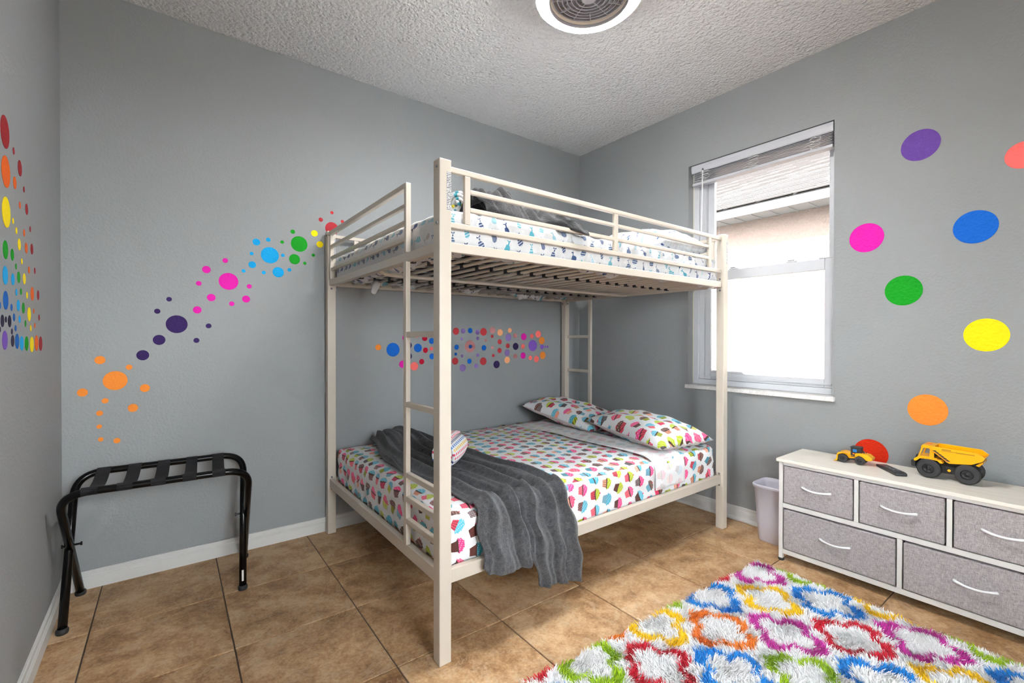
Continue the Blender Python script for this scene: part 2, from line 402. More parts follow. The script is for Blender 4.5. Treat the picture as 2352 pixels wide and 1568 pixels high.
def bezier_round(pts, r, n=6):
    """polyline with rounded corners"""
    pts = [Vector(p) for p in pts]; out = [pts[0]]
    for i in range(1, len(pts) - 1):
        a, b, c = pts[i - 1], pts[i], pts[i + 1]; d1 = (a - b).normalized(); d2 = (c - b).normalized()
        rr = r[i - 1] if isinstance(r, (list, tuple)) else r
        p0, p2 = b + d1 * rr, b + d2 * rr
        for k in range(n + 1):
            t = k / n; out.append(p0 * (1 - t) ** 2 + b * 2 * t * (1 - t) + p2 * t * t)
    out.append(pts[-1]); return out

# ================================================================== STRUCTURE
fl = box('floor', (XL - .1, XR + .1, YF - .1, YB + .1, -.06, -.0045), M['grout'], kind='structure')
# tiles: clipped to the room, one object each
TS, TX, TY, TR = 0.44626, -0.2592, 1.5165, -0.0098
GAP = 0.0024
def clip_poly(poly, x0, x1, y0, y1):
    for ax, val, sgn in ((0, x0, 1), (0, x1, -1), (1, y0, 1), (1, y1, -1)):
        out = []
        for i in range(len(poly)):
            a, b = poly[i], poly[(i + 1) % len(poly)]; ia, ib = (a[ax] - val) * sgn >= 0, (b[ax] - val) * sgn >= 0
            if ia: out.append(a)
            if ia != ib:
                t = (val - a[ax]) / (b[ax] - a[ax]); out.append((a[0] + (b[0] - a[0]) * t, a[1] + (b[1] - a[1]) * t))
        poly = out
        if not poly: return []
    return poly
def tile_mesh(poly):
    cx = sum(p[0] for p in poly) / len(poly); cy = sum(p[1] for p in poly) / len(poly); n = len(poly)
    vs, fs = [], []
    for ins, z in ((0, -.0045), (0, -.0014), (.0016, 0)):
        for p in poly:
            dx, dy = cx - p[0], cy - p[1]; L = math.hypot(dx, dy) or 1
            vs.append((p[0] + dx / L * ins * 1.41 - cx, p[1] + dy / L * ins * 1.41 - cy, z))
    for k in range(2):
        for i in range(n): j = (i + 1) % n; fs.append((k * n + i, k * n + j, k * n + n + j, k * n + n + i))
    fs.append(tuple(range(2 * n, 3 * n))); fs.append(tuple(range(n))[::-1])
    me = bpy.data.meshes.new('tile'); me.from_pydata(vs, [], fs); me.materials.append(M['tile']); return me, (cx, cy)
ct, st = math.cos(TR), math.sin(TR); full = None
for i in range(-3, 10):
    for j in range(-8, 6):
        a, b, c, d = TX + i * TS + GAP, TX + (i + 1) * TS - GAP, TY + j * TS + GAP, TY + (j + 1) * TS - GAP
        q = [(u * ct - v * st, u * st + v * ct) for u, v in ((a, c), (b, c), (b, d), (a, d))]
        k = clip_poly(q, XL + .001, XR - .001, YF + .001, YB - .001)
        if len(k) < 3: continue
        ar = abs(sum(k[n][0] * k[(n + 1) % len(k)][1] - k[(n + 1) % len(k)][0] * k[n][1] for n in range(len(k)))) / 2
        if ar < 0.004: continue
        if ar > (TS - 2 * GAP) ** 2 * 0.9999 and full: me = full; cc = (sum(p[0] for p in k) / 4, sum(p[1] for p in k) / 4)
        else:
            me, cc = tile_mesh(k)
            if ar > (TS - 2 * GAP) ** 2 * 0.9999: full = me
        o = bpy.data.objects.new('tile', me); COL.objects.link(o); o.location = (cc[0], cc[1], 0); o.parent = fl
box('ceiling', (XL - .1, XR + .1, YF - .1, YB + .1, ZC, ZC + .1), M['ceiling'], kind='structure')
box('wall_back', (XL - .1, XR + .1, YB, YB + .1, -.06, ZC), M['wall'], kind='structure')
# two openings added behind the camera for fill daylight, in front and left walls
UX0, UX1, UZa, UZb = 0.10, 1.04, 0.95, 2.12
wf = MB(); wf.box(XL - .1, UX0, YF - .1, YF, -.06, ZC).box(UX1, XR + .1, YF - .1, YF, -.06, ZC).box(UX0, UX1, YF - .1, YF, -.06, UZa).box(UX0, UX1, YF - .1, YF, UZb, ZC)
obj('wall_front', wf, M['wall'], kind='structure')
VY0, VY1, VZ0, VZ1 = -1.20, -0.50, 0.95, 1.95
wl = MB(); wl.box(XL - .1, XL, YF, VY0, -.06, ZC).box(XL - .1, XL, VY1, YB, -.06, ZC).box(XL - .1, XL, VY0, VY1, -.06, VZ0).box(XL - .1, XL, VY0, VY1, VZ1, ZC)
obj('wall_left', wl, M['wall'], kind='structure')
WY0, WY1, WZ0, WZ1 = 0.928, 1.800, 0.806, 2.345
WT = 0.16
wb = MB(); wb.box(XR, XR + WT, YF, WY0, -.06, ZC).box(XR, XR + WT, WY1, YB, -.06, ZC).box(XR, XR + WT, WY0, WY1, -.06, WZ0).box(XR, XR + WT, WY0, WY1, WZ1, ZC)
obj('wall_right', wb, M['wall'], kind='structure')

PROF = [(0, 0), (.0145, 0), (.0145, .050), (.0120, .0535), (.0120, .0575), (.0085, .062), (.0085, .079), (.006, .082), (0, .082)]
def baseboard(name, p0, p1, nrm, shoe=False):
    prof = PROF if not shoe else [(0, 0), (.031, 0), (.030, .008), (.026, .016), (.0155, .0205), (.0145, .022)] + PROF[2:]
    n = len(prof); mb = MB()
    vs = [(p[0] + nrm[0] * d, p[1] + nrm[1] * d, z) for p in (p0, p1) for d, z in prof]
    mb.add(vs, [tuple(range(n)), tuple(range(2 * n - 1, n - 1, -1))] + [(i, i + n, (i + 1) % n + n, (i + 1) % n) for i in range(n)])
    obj(name, mb, M['trim'], kind='structure')
baseboard('baseboard_back', (XL + .0145, YB), (XR - .031, YB), (0, -1))
baseboard('baseboard_left', (XL, YF), (XL, YB), (1, 0))
baseboard('baseboard_right', (XR, YF), (XR, YB), (-1, 0), True)
baseboard('baseboard_front', (XL + .0145, YF), (XR - .031, YF), (0, 1))

# ---------------- window
FX = XR + .066                                   # face of the vinyl frame
win = thing('window_1', (FX, (WY0 + WY1) / 2, WZ0 + .03), None, None, kind='structure')
def wbox(name, y0, y1, z0, z1, x0, x1, par=win, mat='vinylframe', bev=.003): return box(name, (x0, x1, y0, y1, z0, z1), M[mat], par, bev)
sz0 = WZ0 + .028
wbox('window_sill', .918, 1.812, WZ0 + .0005, WZ0 + .027, XR - .022, XR + .135, mat='marble', bev=.004)
for nm, a in (('jamb', (WY0 + .001, WY0 + .026, sz0, WZ1 - .001)), ('jamb', (WY1 - .040, WY1 - .001, sz0, WZ1 - .001))): wbox(nm, *a, FX, FX + .075)
wbox('caulk_bead', WY1 - .004, WY1 - .0005, sz0, 2.30, FX - .006, FX, mat='caulk', bev=0)
wbox('frame_head', WY0 + .026, WY1 - .040, WZ1 - .045, WZ1 - .001, FX, FX + .075)
wbox('frame_bottom', WY0 + .026, WY1 - .040, sz0, .870, FX, FX + .075)
wbox('jamb_stop', WY1 - .085, WY1 - .0405, .8705, 2.299, FX + .012, FX + .070)
Y0u, Y1u = WY0 + .027, WY1 - .086
# upper sash sits behind, lower sash in front
us = wbox('upper_sash', Y0u, Y0u + .030, 1.560, 2.299, FX + .040, FX + .068)
wbox('sash_stile', Y1u - .045, Y1u, 1.560, 2.299, FX + .040, FX + .068, us); wbox('sash_rail', Y0u + .030, Y1u - .045, 2.255, 2.299, FX + .040, FX + .068, us)
wbox('sash_rail', Y0u + .030, Y1u - .045, 1.560, 1.590, FX + .040, FX + .068, us)
box('glass_pane', (FX + .050, FX + .055, Y0u + .028, Y1u - .043, 1.588, 2.257), M['glass'], us)
ls = wbox('lower_sash', Y0u - .002, Y0u + .040, .871, 1.606, FX + .006, FX + .036)
wbox('sash_stile', Y1u - .040, Y1u + .001, .871, 1.606, FX + .006, FX + .036, ls); wbox('meeting_rail', Y0u + .040, Y1u - .040, 1.543, 1.606, FX + .006, FX + .036, ls)
wbox('sash_rail', Y0u + .040, Y1u - .040, .871, .920, FX + .006, FX + .036, ls)
wbox('sash_bead', Y0u + .002, Y1u - .002, .888, .896, FX - .002, FX + .0055, ls, bev=.001)
wbox('lift_rail', Y1u - .26, Y1u - .05, .9205, .934, FX + .002, FX + .034, ls)
box('glass_pane', (FX + .018, FX + .023, Y0u + .038, Y1u - .038, .918, 1.545), M['glass'], ls)
for yy in (1.17, 1.52):
    lk = wbox('sash_lock', yy - .030, yy + .030, 1.6065, 1.616, FX + .008, FX + .034, ls); wbox('lock_lever', yy - .012, yy + .020, 1.6165, 1.624, FX + .004, FX + .026, ls, bev=.002)
wbox('tilt_latch', Y0u + .002, Y0u + .07, 1.6065, 1.613, FX + .008, FX + .030, ls, bev=.002)

def plain_window(name, a0, a1, z0, z1, put):  # frame and panes for an added fill-light window
    w = thing(name, put((a0 + a1) / 2, (a0 + a1) / 2, -.06, -.06, z0, z0)[::2], None, None, kind='structure'); am = (a0 + a1) / 2
    for nm, d in (('jamb', (a0 + .001, a0 + .04, z0 + .001, z1 - .001)), ('jamb', (a1 - .04, a1 - .001, z0 + .001, z1 - .001)), ('frame_head', (a0 + .04, a1 - .04, z1 - .04, z1 - .001)), ('frame_bottom', (a0 + .04, a1 - .04, z0 + .001, z0 + .04)), ('mullion', (am - .02, am + .02, z0 + .04, z1 - .04))):
        box(nm, put(d[0], d[1], -.08, -.04, d[2], d[3]), M['vinylframe'], w, .003)
    for a, b in ((a0 + .04, am - .02), (am + .02, a1 - .04)): box('glass_pane', put(a, b, -.062, -.058, z0 + .04, z1 - .04), M['glass'], w)
plain_window('fill_window_front', UX0, UX1, UZa, UZb, lambda a, b, d0, d1, z0, z1: (a, b, YF + d0, YF + d1, z0, z1))
plain_window('fill_window_left', VY0, VY1, VZ0, VZ1, lambda a, b, d0, d1, z0, z1: (XL + d0, XL + d1, a, b, z0, z1))

# ---------------- blind (raised)
bl = thing('window_blind', (XR + .035, (WY0 + WY1) / 2, 2.2), 'raised white horizontal slat blind bunched at the top of the window', 'blind')
BY0, BY1 = WY0 + .006, WY1 - .020
obj('valance', MB().prism([(XR + .006, 2.291), (XR + .014, 2.289), (XR + .014, 2.340), (XR + .004, 2.340), (XR + .001, 2.318)], BY0, BY1), M['blind'], bl, .0015)
box('headrail', (XR + .016, XR + .062, BY0 + .004, BY1 - .004, 2.300, 2.342), M['blind'], bl, .002)
for k in range(8):
    z = 2.2265 + k * .0088; dx = random.uniform(-.002, .002)
    tilt = random.uniform(-.002, .002)
    mb = MB(); n = 5
    pts = [(XR + .012 + dx + .048 * i / (n - 1), z + .0045 * (1 - ((i / (n - 1)) * 2 - 1) ** 2)) for i in range(n)]
    vs = [(x, yy, zz + (tilt if yy == BY1 else 0) + t) for yy in (BY0 + .006, BY1 - .006) for t in (0, .0016) for x, zz in pts]
    fs = []
    for e in range(n - 1):
        fs += [(e, e + 1, 2 * n + e + 1, 2 * n + e), (n + e, 3 * n + e, 3 * n + e + 1, n + e + 1), (e, n + e, n + e + 1, e + 1), (2 * n + e, 2 * n + e + 1, 3 * n + e + 1, 3 * n + e)]
    fs += [(0, 2 * n, 3 * n, n), (n - 1, 2 * n - 1, 4 * n - 1, 3 * n - 1)]
    obj('slat', mb.add(vs, fs), M['blind'], bl)
box('bottom_rail', (XR + .010, XR + .062, BY0 + .004, BY1 - .004, 2.204, 2.222), M['blind'], bl, .003)
for yy in (1.022, 1.36, 1.68):
    pts = [(XR + .004 + .010 * math.sin(t * 1.7), yy + .028 * math.sin(t * 2.6 + yy), 2.290 - t * .0052 + .006 * math.sin(t * 4.1)) for t in np.linspace(0, 15, 70)]
    obj('ladder_cord', MB().tube(pts, .0011, 5), M['cord'], bl, smooth=True)
    pts = [(XR + .002 + .012 * math.cos(t * 2.1), yy + .02 * math.cos(t * 2.2 + 1) + .004 * t, 2.282 - t * .0055) for t in np.linspace(0, 14, 60)]
    obj('ladder_cord', MB().tube(pts, .0010, 5), M['cord'], bl, smooth=True)
wd = obj('tilt_wand', MB().tube([(XR + .002, 1.695, 2.296), (XR + .003, 1.697, 2.25), (XR + .004, 1.712, 1.62)], .0042, 8), M['whiteplastic'], bl, smooth=True)
box('wand_clip', (XR - .003, XR + .008, 1.690, 1.700, 2.292, 2.306), M['button'], wd, .001)

# ---------------- outside: neighbouring house and ground
NX = 5.80
hs = thing('neighbour_house', (NX, 2.5, -0.3), 'peach stucco house with shingle roof and white eaves outside the window', 'house')
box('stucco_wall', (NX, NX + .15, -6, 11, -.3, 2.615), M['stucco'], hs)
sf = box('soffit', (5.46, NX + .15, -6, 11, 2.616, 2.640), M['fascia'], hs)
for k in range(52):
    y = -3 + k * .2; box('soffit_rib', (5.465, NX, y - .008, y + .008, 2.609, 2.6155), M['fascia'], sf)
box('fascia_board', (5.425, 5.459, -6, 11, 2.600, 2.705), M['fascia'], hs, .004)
pit = math.radians(24)
mb = MB()
for k in range(34):                                        # overlapping shingle courses
    s0 = k * .135; s1 = s0 + .150
    a = (5.385 + s0 * math.cos(pit), 2.712 + s0 * math.sin(pit)); b2 = (5.385 + s1 * math.cos(pit), 2.712 + s1 * math.sin(pit))
    nx, nz = -math.sin(pit), math.cos(pit)
    nt_ = 44
    for q in range(nt_):
        y0 = -6 + q * .386 + (k % 2) * .19; y1 = y0 + .378; t = .014 + .005 * ((q * 7 + k * 3) % 4) / 4
        mb.add([(a[0], y0, a[1]), (a[0], y1, a[1]), (b2[0], y1, b2[1]), (b2[0], y0, b2[1]),
                (a[0] + nx * t, y0, a[1] + nz * t), (a[0] + nx * t, y1, a[1] + nz * t), (b2[0] + nx * .002, y1, b2[1] + nz * .002), (b2[0] + nx * .002, y0, b2[1] + nz * .002)],
               [(4, 5, 6, 7), (0, 1, 5, 4), (1, 2, 6, 5), (3, 0, 4, 7)])
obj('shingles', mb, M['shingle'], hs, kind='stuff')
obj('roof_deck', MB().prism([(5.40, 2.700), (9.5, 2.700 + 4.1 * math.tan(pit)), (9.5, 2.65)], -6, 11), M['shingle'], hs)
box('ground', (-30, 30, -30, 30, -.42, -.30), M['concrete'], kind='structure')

# ================================================================== CEILING FAN LIGHT
LX, LY = 1.394, 1.313
lp = thing('ceiling_fan_light', (LX, LY, 2.50), 'round flush ceiling fan light with glowing white ring and grey grille', 'ceiling light')
obj('mount_housing', MB().lathe([(.0, 2.7488), (.150, 2.7488), (.158, 2.740), (.160, 2.640), (.165, 2.622), (.160, 2.616), (.0, 2.616)], 48, (LX, LY, 0)), M['fanwhite'], lp, smooth=False)
prof = [(.190 + .0225 * math.cos(t), 2.556 - .024 * math.sin(t)) for t in np.linspace(0, math.pi, 13)]
obj('light_ring', MB().lathe(prof, 72, (LX, LY, 0), closed=True), M['ring'], lp, smooth=True)
obj('ring_tray', MB().lathe([(0, 2.6155), (.205, 2.6155), (.2165, 2.605), (.2175, 2.549), (.2145, 2.549), (.213, 2.5635), (.168, 2.5635), (.168, 2.598), (0, 2.598)], 72, (LX, LY, 0)), M['whiteplastic'], lp)
obj('inner_bezel', MB().lathe([(.166, 2.535), (.167, 2.597), (.161, 2.597), (.158, 2.540), (.160, 2.532)], 64, (LX, LY, 0), closed=True), M['grille'], lp, smooth=True)
obj('reflector_wall', MB().lathe([(.1575, 2.545), (.1575, 2.598), (.154, 2.598), (.154, 2.545)], 64, (LX, LY, 0), closed=True), M['fanwhite'], lp, smooth=True)
obj('hub', MB().lathe([(0, 2.540), (.026, 2.540), (.032, 2.545), (.032, 2.562), (0, 2.562)], 40, (LX, LY, 0)), M['grille'], lp, smooth=False)
for k in range(6):
    r = .052 + k * .0195
    obj('grille_ring', MB().lathe([(r - .0016, 2.546 + .0018 * k), (r + .0016, 2.546 + .0018 * k), (r + .0016, 2.556 + .0018 * k), (r - .0016, 2.556 + .0018 * k)], 56, (LX, LY, 0), closed=True), M['grille'], lp)
for k in range(12):
    a = 2 * math.pi * (k + .35) / 12; c, s = math.cos(a), math.sin(a); r0 = .030 if k % 2 == 0 else .090
    def P(r, w, z): return (LX + c * r - s * w, LY + s * r + c * w, z)
    mb = MB().add([P(r0, -.0013, 2.546), P(r0, .0013, 2.546), P(.160, .0013, 2.555), P(.160, -.0013, 2.555), P(r0, -.0013, 2.557), P(r0, .0013, 2.557), P(.160, .0013, 2.565), P(.160, -.0013, 2.565)],
                  [(0, 3, 2, 1), (4, 5, 6, 7), (0, 1, 5, 4), (1, 2, 6, 5), (2, 3, 7, 6), (3, 0, 4, 7)])
    obj('grille_spoke', mb, M['grille'], lp)
for k in range(7):
    a0 = 2 * math.pi * k / 7; mb = MB(); nr, na = 6, 6; vs, fs = [], []
    for i in range(nr):
        r = .03 + i * .021
        for j in range(na):
            t = j / (na - 1); a = a0 + (t * .72 + i * .07); vs.append((LX + r * math.cos(a), LY + r * math.sin(a), 2.594 - .022 * t))
    for i in range(nr - 1):
        for j in range(na - 1): fs.append((i * na + j, i * na + j + 1, (i + 1) * na + j + 1, (i + 1) * na + j))
    obj('fan_blade', mb.add(vs, fs), M['blade'], lp, smooth=True, solid=.002)
obj('motor', MB().lathe([(0, 2.5625), (.034, 2.5625), (.036, 2.598), (0, 2.598)], 32, (LX, LY, 0)), M['grille'], lp)

# ================================================================== BUNK BED
X0, X1, Y0, Y1 = .763, 2.724, 1.418, 2.829
PW = .047
BCX, BCY = (X0 + X1) / 2, (Y0 + Y1) / 2
bed = thing('bunk_bed', (BCX, BCY, 0), 'cream metal full size bunk bed frame with ladders and guard rails', 'bunk bed')
BM = M['bed']
def bbox(name, x0, x1, y0, y1, z0, z1, par=None, bev=.0025): return box(name, (x0, x1, y0, y1, z0, z1), BM, par or bed, bev)
def both(fn):                                               # the frame is symmetric under a half turn
    for s in (0, 1): fn(lambda x: x if s == 0 else 2 * BCX - x, lambda y: y if s == 0 else 2 * BCY - y)
def tb(tx, ty, name, x0, x1, y0, y1, z0, z1, par=None, bev=.0025):
    xs, ys = sorted((tx(x0), tx(x1))), sorted((ty(y0), ty(y1))); return bbox(name, *xs, *ys, z0, z1, par, bev)
def bolt(c, ax, par):
    mb = MB().lathe([(0, 0), (.0055, 0), (.0062, .001), (.0055, .0035), (.003, .0042), (0, .0042)], 12)
    R = {'x-': lambda p: (-p[2], p[0], p[1]), 'x+': lambda p: (p[2], p[0], p[1]), 'y-': lambda p: (p[0], -p[2], p[1]), 'y+': lambda p: (p[0], p[2], p[1])}[ax]
    mb.v = [tuple(a + b for a, b in zip(R(v), c)) for v in mb.v]
    return obj('bolt', mb, M['bolt'], par, smooth=True)
posts = {}
for ix, x in enumerate((X0, X1 - PW)):
    for iy, y in enumerate((Y0, Y1 - PW)):
        posts[ix, iy] = bbox('post', x, x + PW, y, y + PW, 0, 1.778, None, .003)
        for z in (1.752, 1.556): bolt((x if ix == 0 else x + PW, y + PW * .38, z), 'x-' if ix == 0 else 'x+', posts[ix, iy])
        # black plug in the foot and a paper warning label near the top
        sx = x + .0235 if ix == 0 else x + .004
        box('warning_label', (x + .028, x + .0455, y - .0006 if iy == 0 else y - .0006, y - .0001, 1.600 if iy == 0 else 1.620, 1.735), M['print'], posts[ix, iy])
def rails(tx, ty):
    for z0, z1 in ((1.457, 1.492), (.275, .325)):
        a = tb(tx, ty, 'side_rail', X0 + PW + .004, X1 - PW - .004, Y0 + .010, Y0 + .036, z0, z1)
        b = tb(tx, ty, 'end_rail', X0 + .008, X0 + .034, Y0 + PW + .004, Y1 - PW - .004, z0, z1)
        zm = (z0 + z1) / 2
        for xe, xd in ((X0 + PW, 1), (X1 - PW, -1)):
            p = tb(tx, ty, 'bracket', xe + .0002 * xd, xe + .0038 * xd, Y0 + .006, Y0 + .040, zm - .045, zm + .045, a, .001)
            sg = 'x+' if (tx(xe + xd) > tx(xe)) else 'x-'
            for dz in (-.034, .034): bolt((tx(xe + .0038 * xd), ty(Y0 + .022), zm + dz), sg, a)
        for ye, yd in ((Y0 + PW, 1), (Y1 - PW, -1)):
            p = tb(tx, ty, 'bracket', X0 + .004, X0 + .038, ye + .0002 * yd, ye + .0038 * yd, zm - .045, zm + .045, b, .001)
            sg = 'y+' if (ty(ye + yd) > ty(ye)) else 'y-'
            for dz in (-.034, .034): bolt((tx(X0 + .021), ty(ye + .0038 * yd), zm + dz), sg, b)
    # long guard rail
    gy0, gy1 = Y0 + .014, Y0 + .032
    for z0, z1 in ((1.742, 1.762), (1.545, 1.565)): tb(tx, ty, 'guard_rail', X0 + PW, X1 - PW, gy0, gy1, z0, z1)
    vx = ((.875, .899), (1.702, 1.728), (2.537, 2.563))
    for a, b in vx: tb(tx, ty, 'guard_upright', a, b, gy0 + .001, gy1 - .001, 1.5652, 1.7418)
    for z0, z1 in ((1.680, 1.696), (1.613, 1.630)):
        for (a, b), (c, d) in zip(vx, vx[1:]): tb(tx, ty, 'guard_bar', b, c, gy0 + .002, gy1 - .002, z0, z1)
    # end guard with ladder opening
    ex0, ex1 = X0 + .002, X0 + .024
    tb(tx, ty, 'guard_upright', ex0, ex1, 1.700, 1.720, 1.4922, 1.769); tb(tx, ty, 'guard_upright', ex0, ex1, 2.735, 2.752, 1.4922, 1.747)
    tb(tx, ty, 'end_guard_rail', ex0, ex1, 1.720, Y1 - PW, 1.7472, 1.769)
    for z0, z1 in ((1.672, 1.688), (1.606, 1.622), (1.538, 1.555)): tb(tx, ty, 'end_guard_bar', ex0 + .002, ex1 - .002, 1.720, 2.735, z0, z1)
    # ladder
    tb(tx, ty, 'ladder_upright', X0 + .002, X0 + .022, 1.700, 1.727, .3252, 1.4568)
    for z in (1.165, .887, .606, .512, .424): tb(tx, ty, 'rung', X0 + .002, X0 + .022, Y0 + PW, 1.700, z - .011, z + .011)
both(rails)
NS = 23
for k in range(NS):
    x = X0 + .075 + k * (X1 - X0 - .15) / (NS - 1)
    t = obj('slat_tube', MB().tube([(x, Y0 + .036, 1.4775), (x, Y1 - .036, 1.4775)], .0080, 10), BM, bed, smooth=True)
    for y in (1.793, 2.43): box('slat_clip', (x - .0125, x + .0125, y - .011, y + .011, 1.4655, 1.4862), M['clip'], t, .003)
obj('support_beam', MB().tube(bezier_round([(X0 + .036, 2.123, 1.488), (X0 + .085, 2.123, 1.457), (X1 - .085, 2.123, 1.457), (X1 - .036, 2.123, 1.488)], .03, 4), .0105, 4), BM, bed, .001)
for k in range(12):
    x = X0 + .10 + k * (X1 - X0 - .20) / 11
    obj('slat_tube', MB().tube([(x, Y0 + .036, .298), (x, Y1 - .036, .298)], .0095, 8), BM, bed, smooth=True)

# ================================================================== BEDDING
def wob(x, y, s): return math.sin(x * 7.3 * s + 1.3) * math.sin(y * 6.1 * s + .7) + .5 * math.sin((x + y) * 15.1 * s) * math.sin((x - y) * 11.7 * s + 2) + .3 * math.sin(x * 31 * s + y * 23 * s)
def rounded_block(x0, x1, y0, y1, z0, z1, r, step, disp):
    """box with rounded edges on a fine grid; UV (metres) unrolled over the front and the foot"""
    def axis(a, b): n = max(2, int(round((b - a) / step))); return np.linspace(a, b, n + 1)
    xs, ys, zs = axis(x0, x1), axis(y0, y1), axis(z0, z1); mb = MB(); mb.uv = []
    def face(us, vs, fn, uvf):
        o = len(mb.v); n = len(vs)
        for u in us:
            for v in vs:
                p = Vector(fn(u, v)); q = Vector((min(max(p.x, x0 + r), x1 - r), min(max(p.y, y0 + r), y1 - r), min(max(p.z, z0 + min(r, .02)), z1 - r)))
                d = p - q; L = d.length
                nn = d / L if L > 1e-9 else Vector((0, 0, 1))
                rr = r if p.z > (z0 + z1) / 2 else L
                pos = q + nn * min(L, r) if L > r else p
                pos = pos + nn * disp(p.x, p.y, p.z, nn)
                mb.v.append(tuple(pos)); mb.uv.append(uvf(p))
        for i in range(len(us) - 1):
            for j in range(n - 1): a = o + i * n + j; mb.f.append((a, a + n, a + n + 1, a + 1))
    face(xs, ys, lambda u, v: (u, v, z1), lambda p: (p.x, p.y))
    face(xs, ys, lambda u, v: (u, v, z0), lambda p: (p.x, p.y))
    face(xs, zs, lambda u, v: (u, y0, v), lambda p: (p.x, y0 - (z1 - p.z)))
    face(xs, zs, lambda u, v: (u, y1, v), lambda p: (p.x, y1 + (z1 - p.z)))
    face(ys, zs, lambda u, v: (x0, u, v), lambda p: (x0 - (z1 - p.z), p.y))
    face(ys, zs, lambda u, v: (x1, u, v), lambda p: (x1 + (z1 - p.z), p.y))
    return mb
def weld(o, d=.0006):
    bm = bmesh.new(); bm.from_mesh(o.data); bmesh.ops.remove_doubles(bm, verts=bm.verts, dist=d); bmesh.ops.recalc_face_normals(bm, faces=bm.faces); bm.to_mesh(o.data); bm.free()
    o.data.polygons.foreach_set('use_smooth', [True] * len(o.data.polygons))
MX0, MX1, MY0, MY1 = X0 + .044, X1 - .052, Y0 + .040, Y1 - .048
# --- lower mattress
LZ0, LZ1 = .308, .512
def dl(x, y, z, n):
    w = .0035 * wob(x, y, 1.0)
    if n.z < .75: w += .0045 * math.sin(x * 46 + 3 * math.sin(z * 30) + y * 39) * (0.4 + 0.6 * math.sin(x * 5.1 + 1) ** 2)
    ex = min(x - MX0, MX1 - x); ey = min(y - MY0, MY1 - y)
    if n.z > .75: w -= .020 * math.exp(-min(ex, ey) / .09)
    return w
mat_l = thing('mattress', (BCX, BCY, LZ0), 'lower bunk mattress in a white sheet printed with colourful cupcakes', 'mattress')
o = obj('fitted_sheet', rounded_block(MX0, MX1, MY0, MY1, LZ0, LZ1, .050, .022, dl), M['cupcake'], mat_l, smooth=True); weld(o)
# turned-back band of the top sheet near the pillows
mb = MB(); mb.uv = []; fx0, fx1 = 2.045, 2.315; nu, nv = 16, 70
path = [(MY1 - .12, LZ1 + .002)] + [(y, LZ1 + .004) for y in np.linspace(MY1 - .16, MY0 + .07, 40)] + [(MY0 + .055 - .060 * math.sin(t), LZ1 - .058 + .058 * math.cos(t) - .004) for t in np.linspace(.1, 1.5, 10)] + [(MY0 - .008, z) for z in np.linspace(LZ1 - .075, LZ0 + .045, 8)]
for i in range(nu + 1):
    for j, (y, z) in enumerate(path):
        u = i / nu; x = fx0 + (fx1 - fx0) * u + .010 * math.sin(y * 9) - .02 * max(0, (2.0 - y)) * u
        fd = .0035 * math.sin(u * 9 + y * 4) + .002 * math.sin(x * 60 + y * 13)
        front = z < LZ1 - .03
        mb.v.append((x, y - (fd + .006 if front else 0), z + (0 if front else fd + .004 + .005 * (1 if i in (0, 1) else 0)))); mb.uv.append((x, y - (LZ1 - z) * 1.0))
n = len(path)
for i in range(nu):
    for j in range(n - 1): a = i * n + j; mb.f.append((a, a + n, a + n + 1, a + 1))
obj('turned_back_sheet', mb, M['cupcake_faded'], mat_l, smooth=True, solid=.004, label='turned-back sheet band showing the faded reverse of the print')
# --- upper mattress
UZ0, UZ1 = 1.490, 1.636
def du(x, y, z, n):
    w = .0035 * wob(x, y, 1.1)
    if n.z < .75:
        k = min(1, max(0, (x - .9) / 1.2)); w += (.005 + .009 * k) * math.sin(x * 62 + 2.4 * math.sin(z * 26 + x * 3) + y * 47) * (.5 + .5 * math.sin(x * 7.7) ** 2)
    ex = min(x - MX0, MX1 - x); ey = min(y - MY0, MY1 - y)
    if n.z > .75: w -= .012 * math.exp(-min(ex, ey) / .07)
    return w
mat_u = thing('mattress', (BCX, BCY, UZ0), 'upper bunk mattress in a white sheet printed with blue whales', 'mattress')
o = obj('fitted_sheet', rounded_block(MX0, MX1, MY0, MY1, UZ0, UZ1, .045, .022, du), M['whale'], mat_u, smooth=True); weld(o)
box('mattress_underside', (MX0 + .07, MX1 - .07, MY0 + .07, MY1 - .07, UZ0 - .0022, UZ0 - .0006), simple('dark_mattress_ticking', (0.045, 0.045, 0.05), 0.9), mat_u)
def hem(p0, p1, amp, drop, seed):
    """crumpled elastic hem of the fitted sheet poking down between the slats"""
    r = random.Random(seed); L = (Vector(p1) - Vector(p0)).length; d = (Vector(p1) - Vector(p0)).normalized(); nrm = Vector((-d.y, d.x, 0)); mb = MB(); mb.uv = []; N = int(L / .008); K = 9
    ph = [r.uniform(0, 6.3) for _ in range(6)]
    for i in range(N + 1):
        t = i / N * L; base = Vector(p0) + d * t
        low = drop * (.55 + .45 * math.sin(t * 21 + ph[0]) * math.sin(t * 8.3 + ph[1])) * (1 + .9 * max(0, math.sin(t * 3.1 + ph[2])) ** 6)
        for k in range(K):
            s = k / (K - 1); sw = (s - .35)
            off = amp * sw + .008 * math.sin(t * 75 + ph[3] + s * 4) * s + .006 * math.sin(t * 143 + ph[4] - s * 3)
            z = UZ0 + .006 - low * math.sin(min(1, s * 1.25) * 1.57) + .005 * math.sin(t * 96 + s * 7 + ph[5]) * s + (low * .6 * max(0, s - .7) / .3 if s > .7 else 0)
            q = base + nrm * off; mb.v.append((q.x, q.y, z)); mb.uv.append((t, s * .08))
    for i in range(N):
        for k in range(K - 1): a = i * K + k; mb.f.append((a, a + K, a + K + 1, a + 1))
    return obj('sheet_hem', mb, M['whale'], mat_u, smooth=True, solid=.0015)
hem((MX0 + .03, MY0 + .055, 0), (MX1 - .03, MY0 + .055, 0), .085, .030, 1)
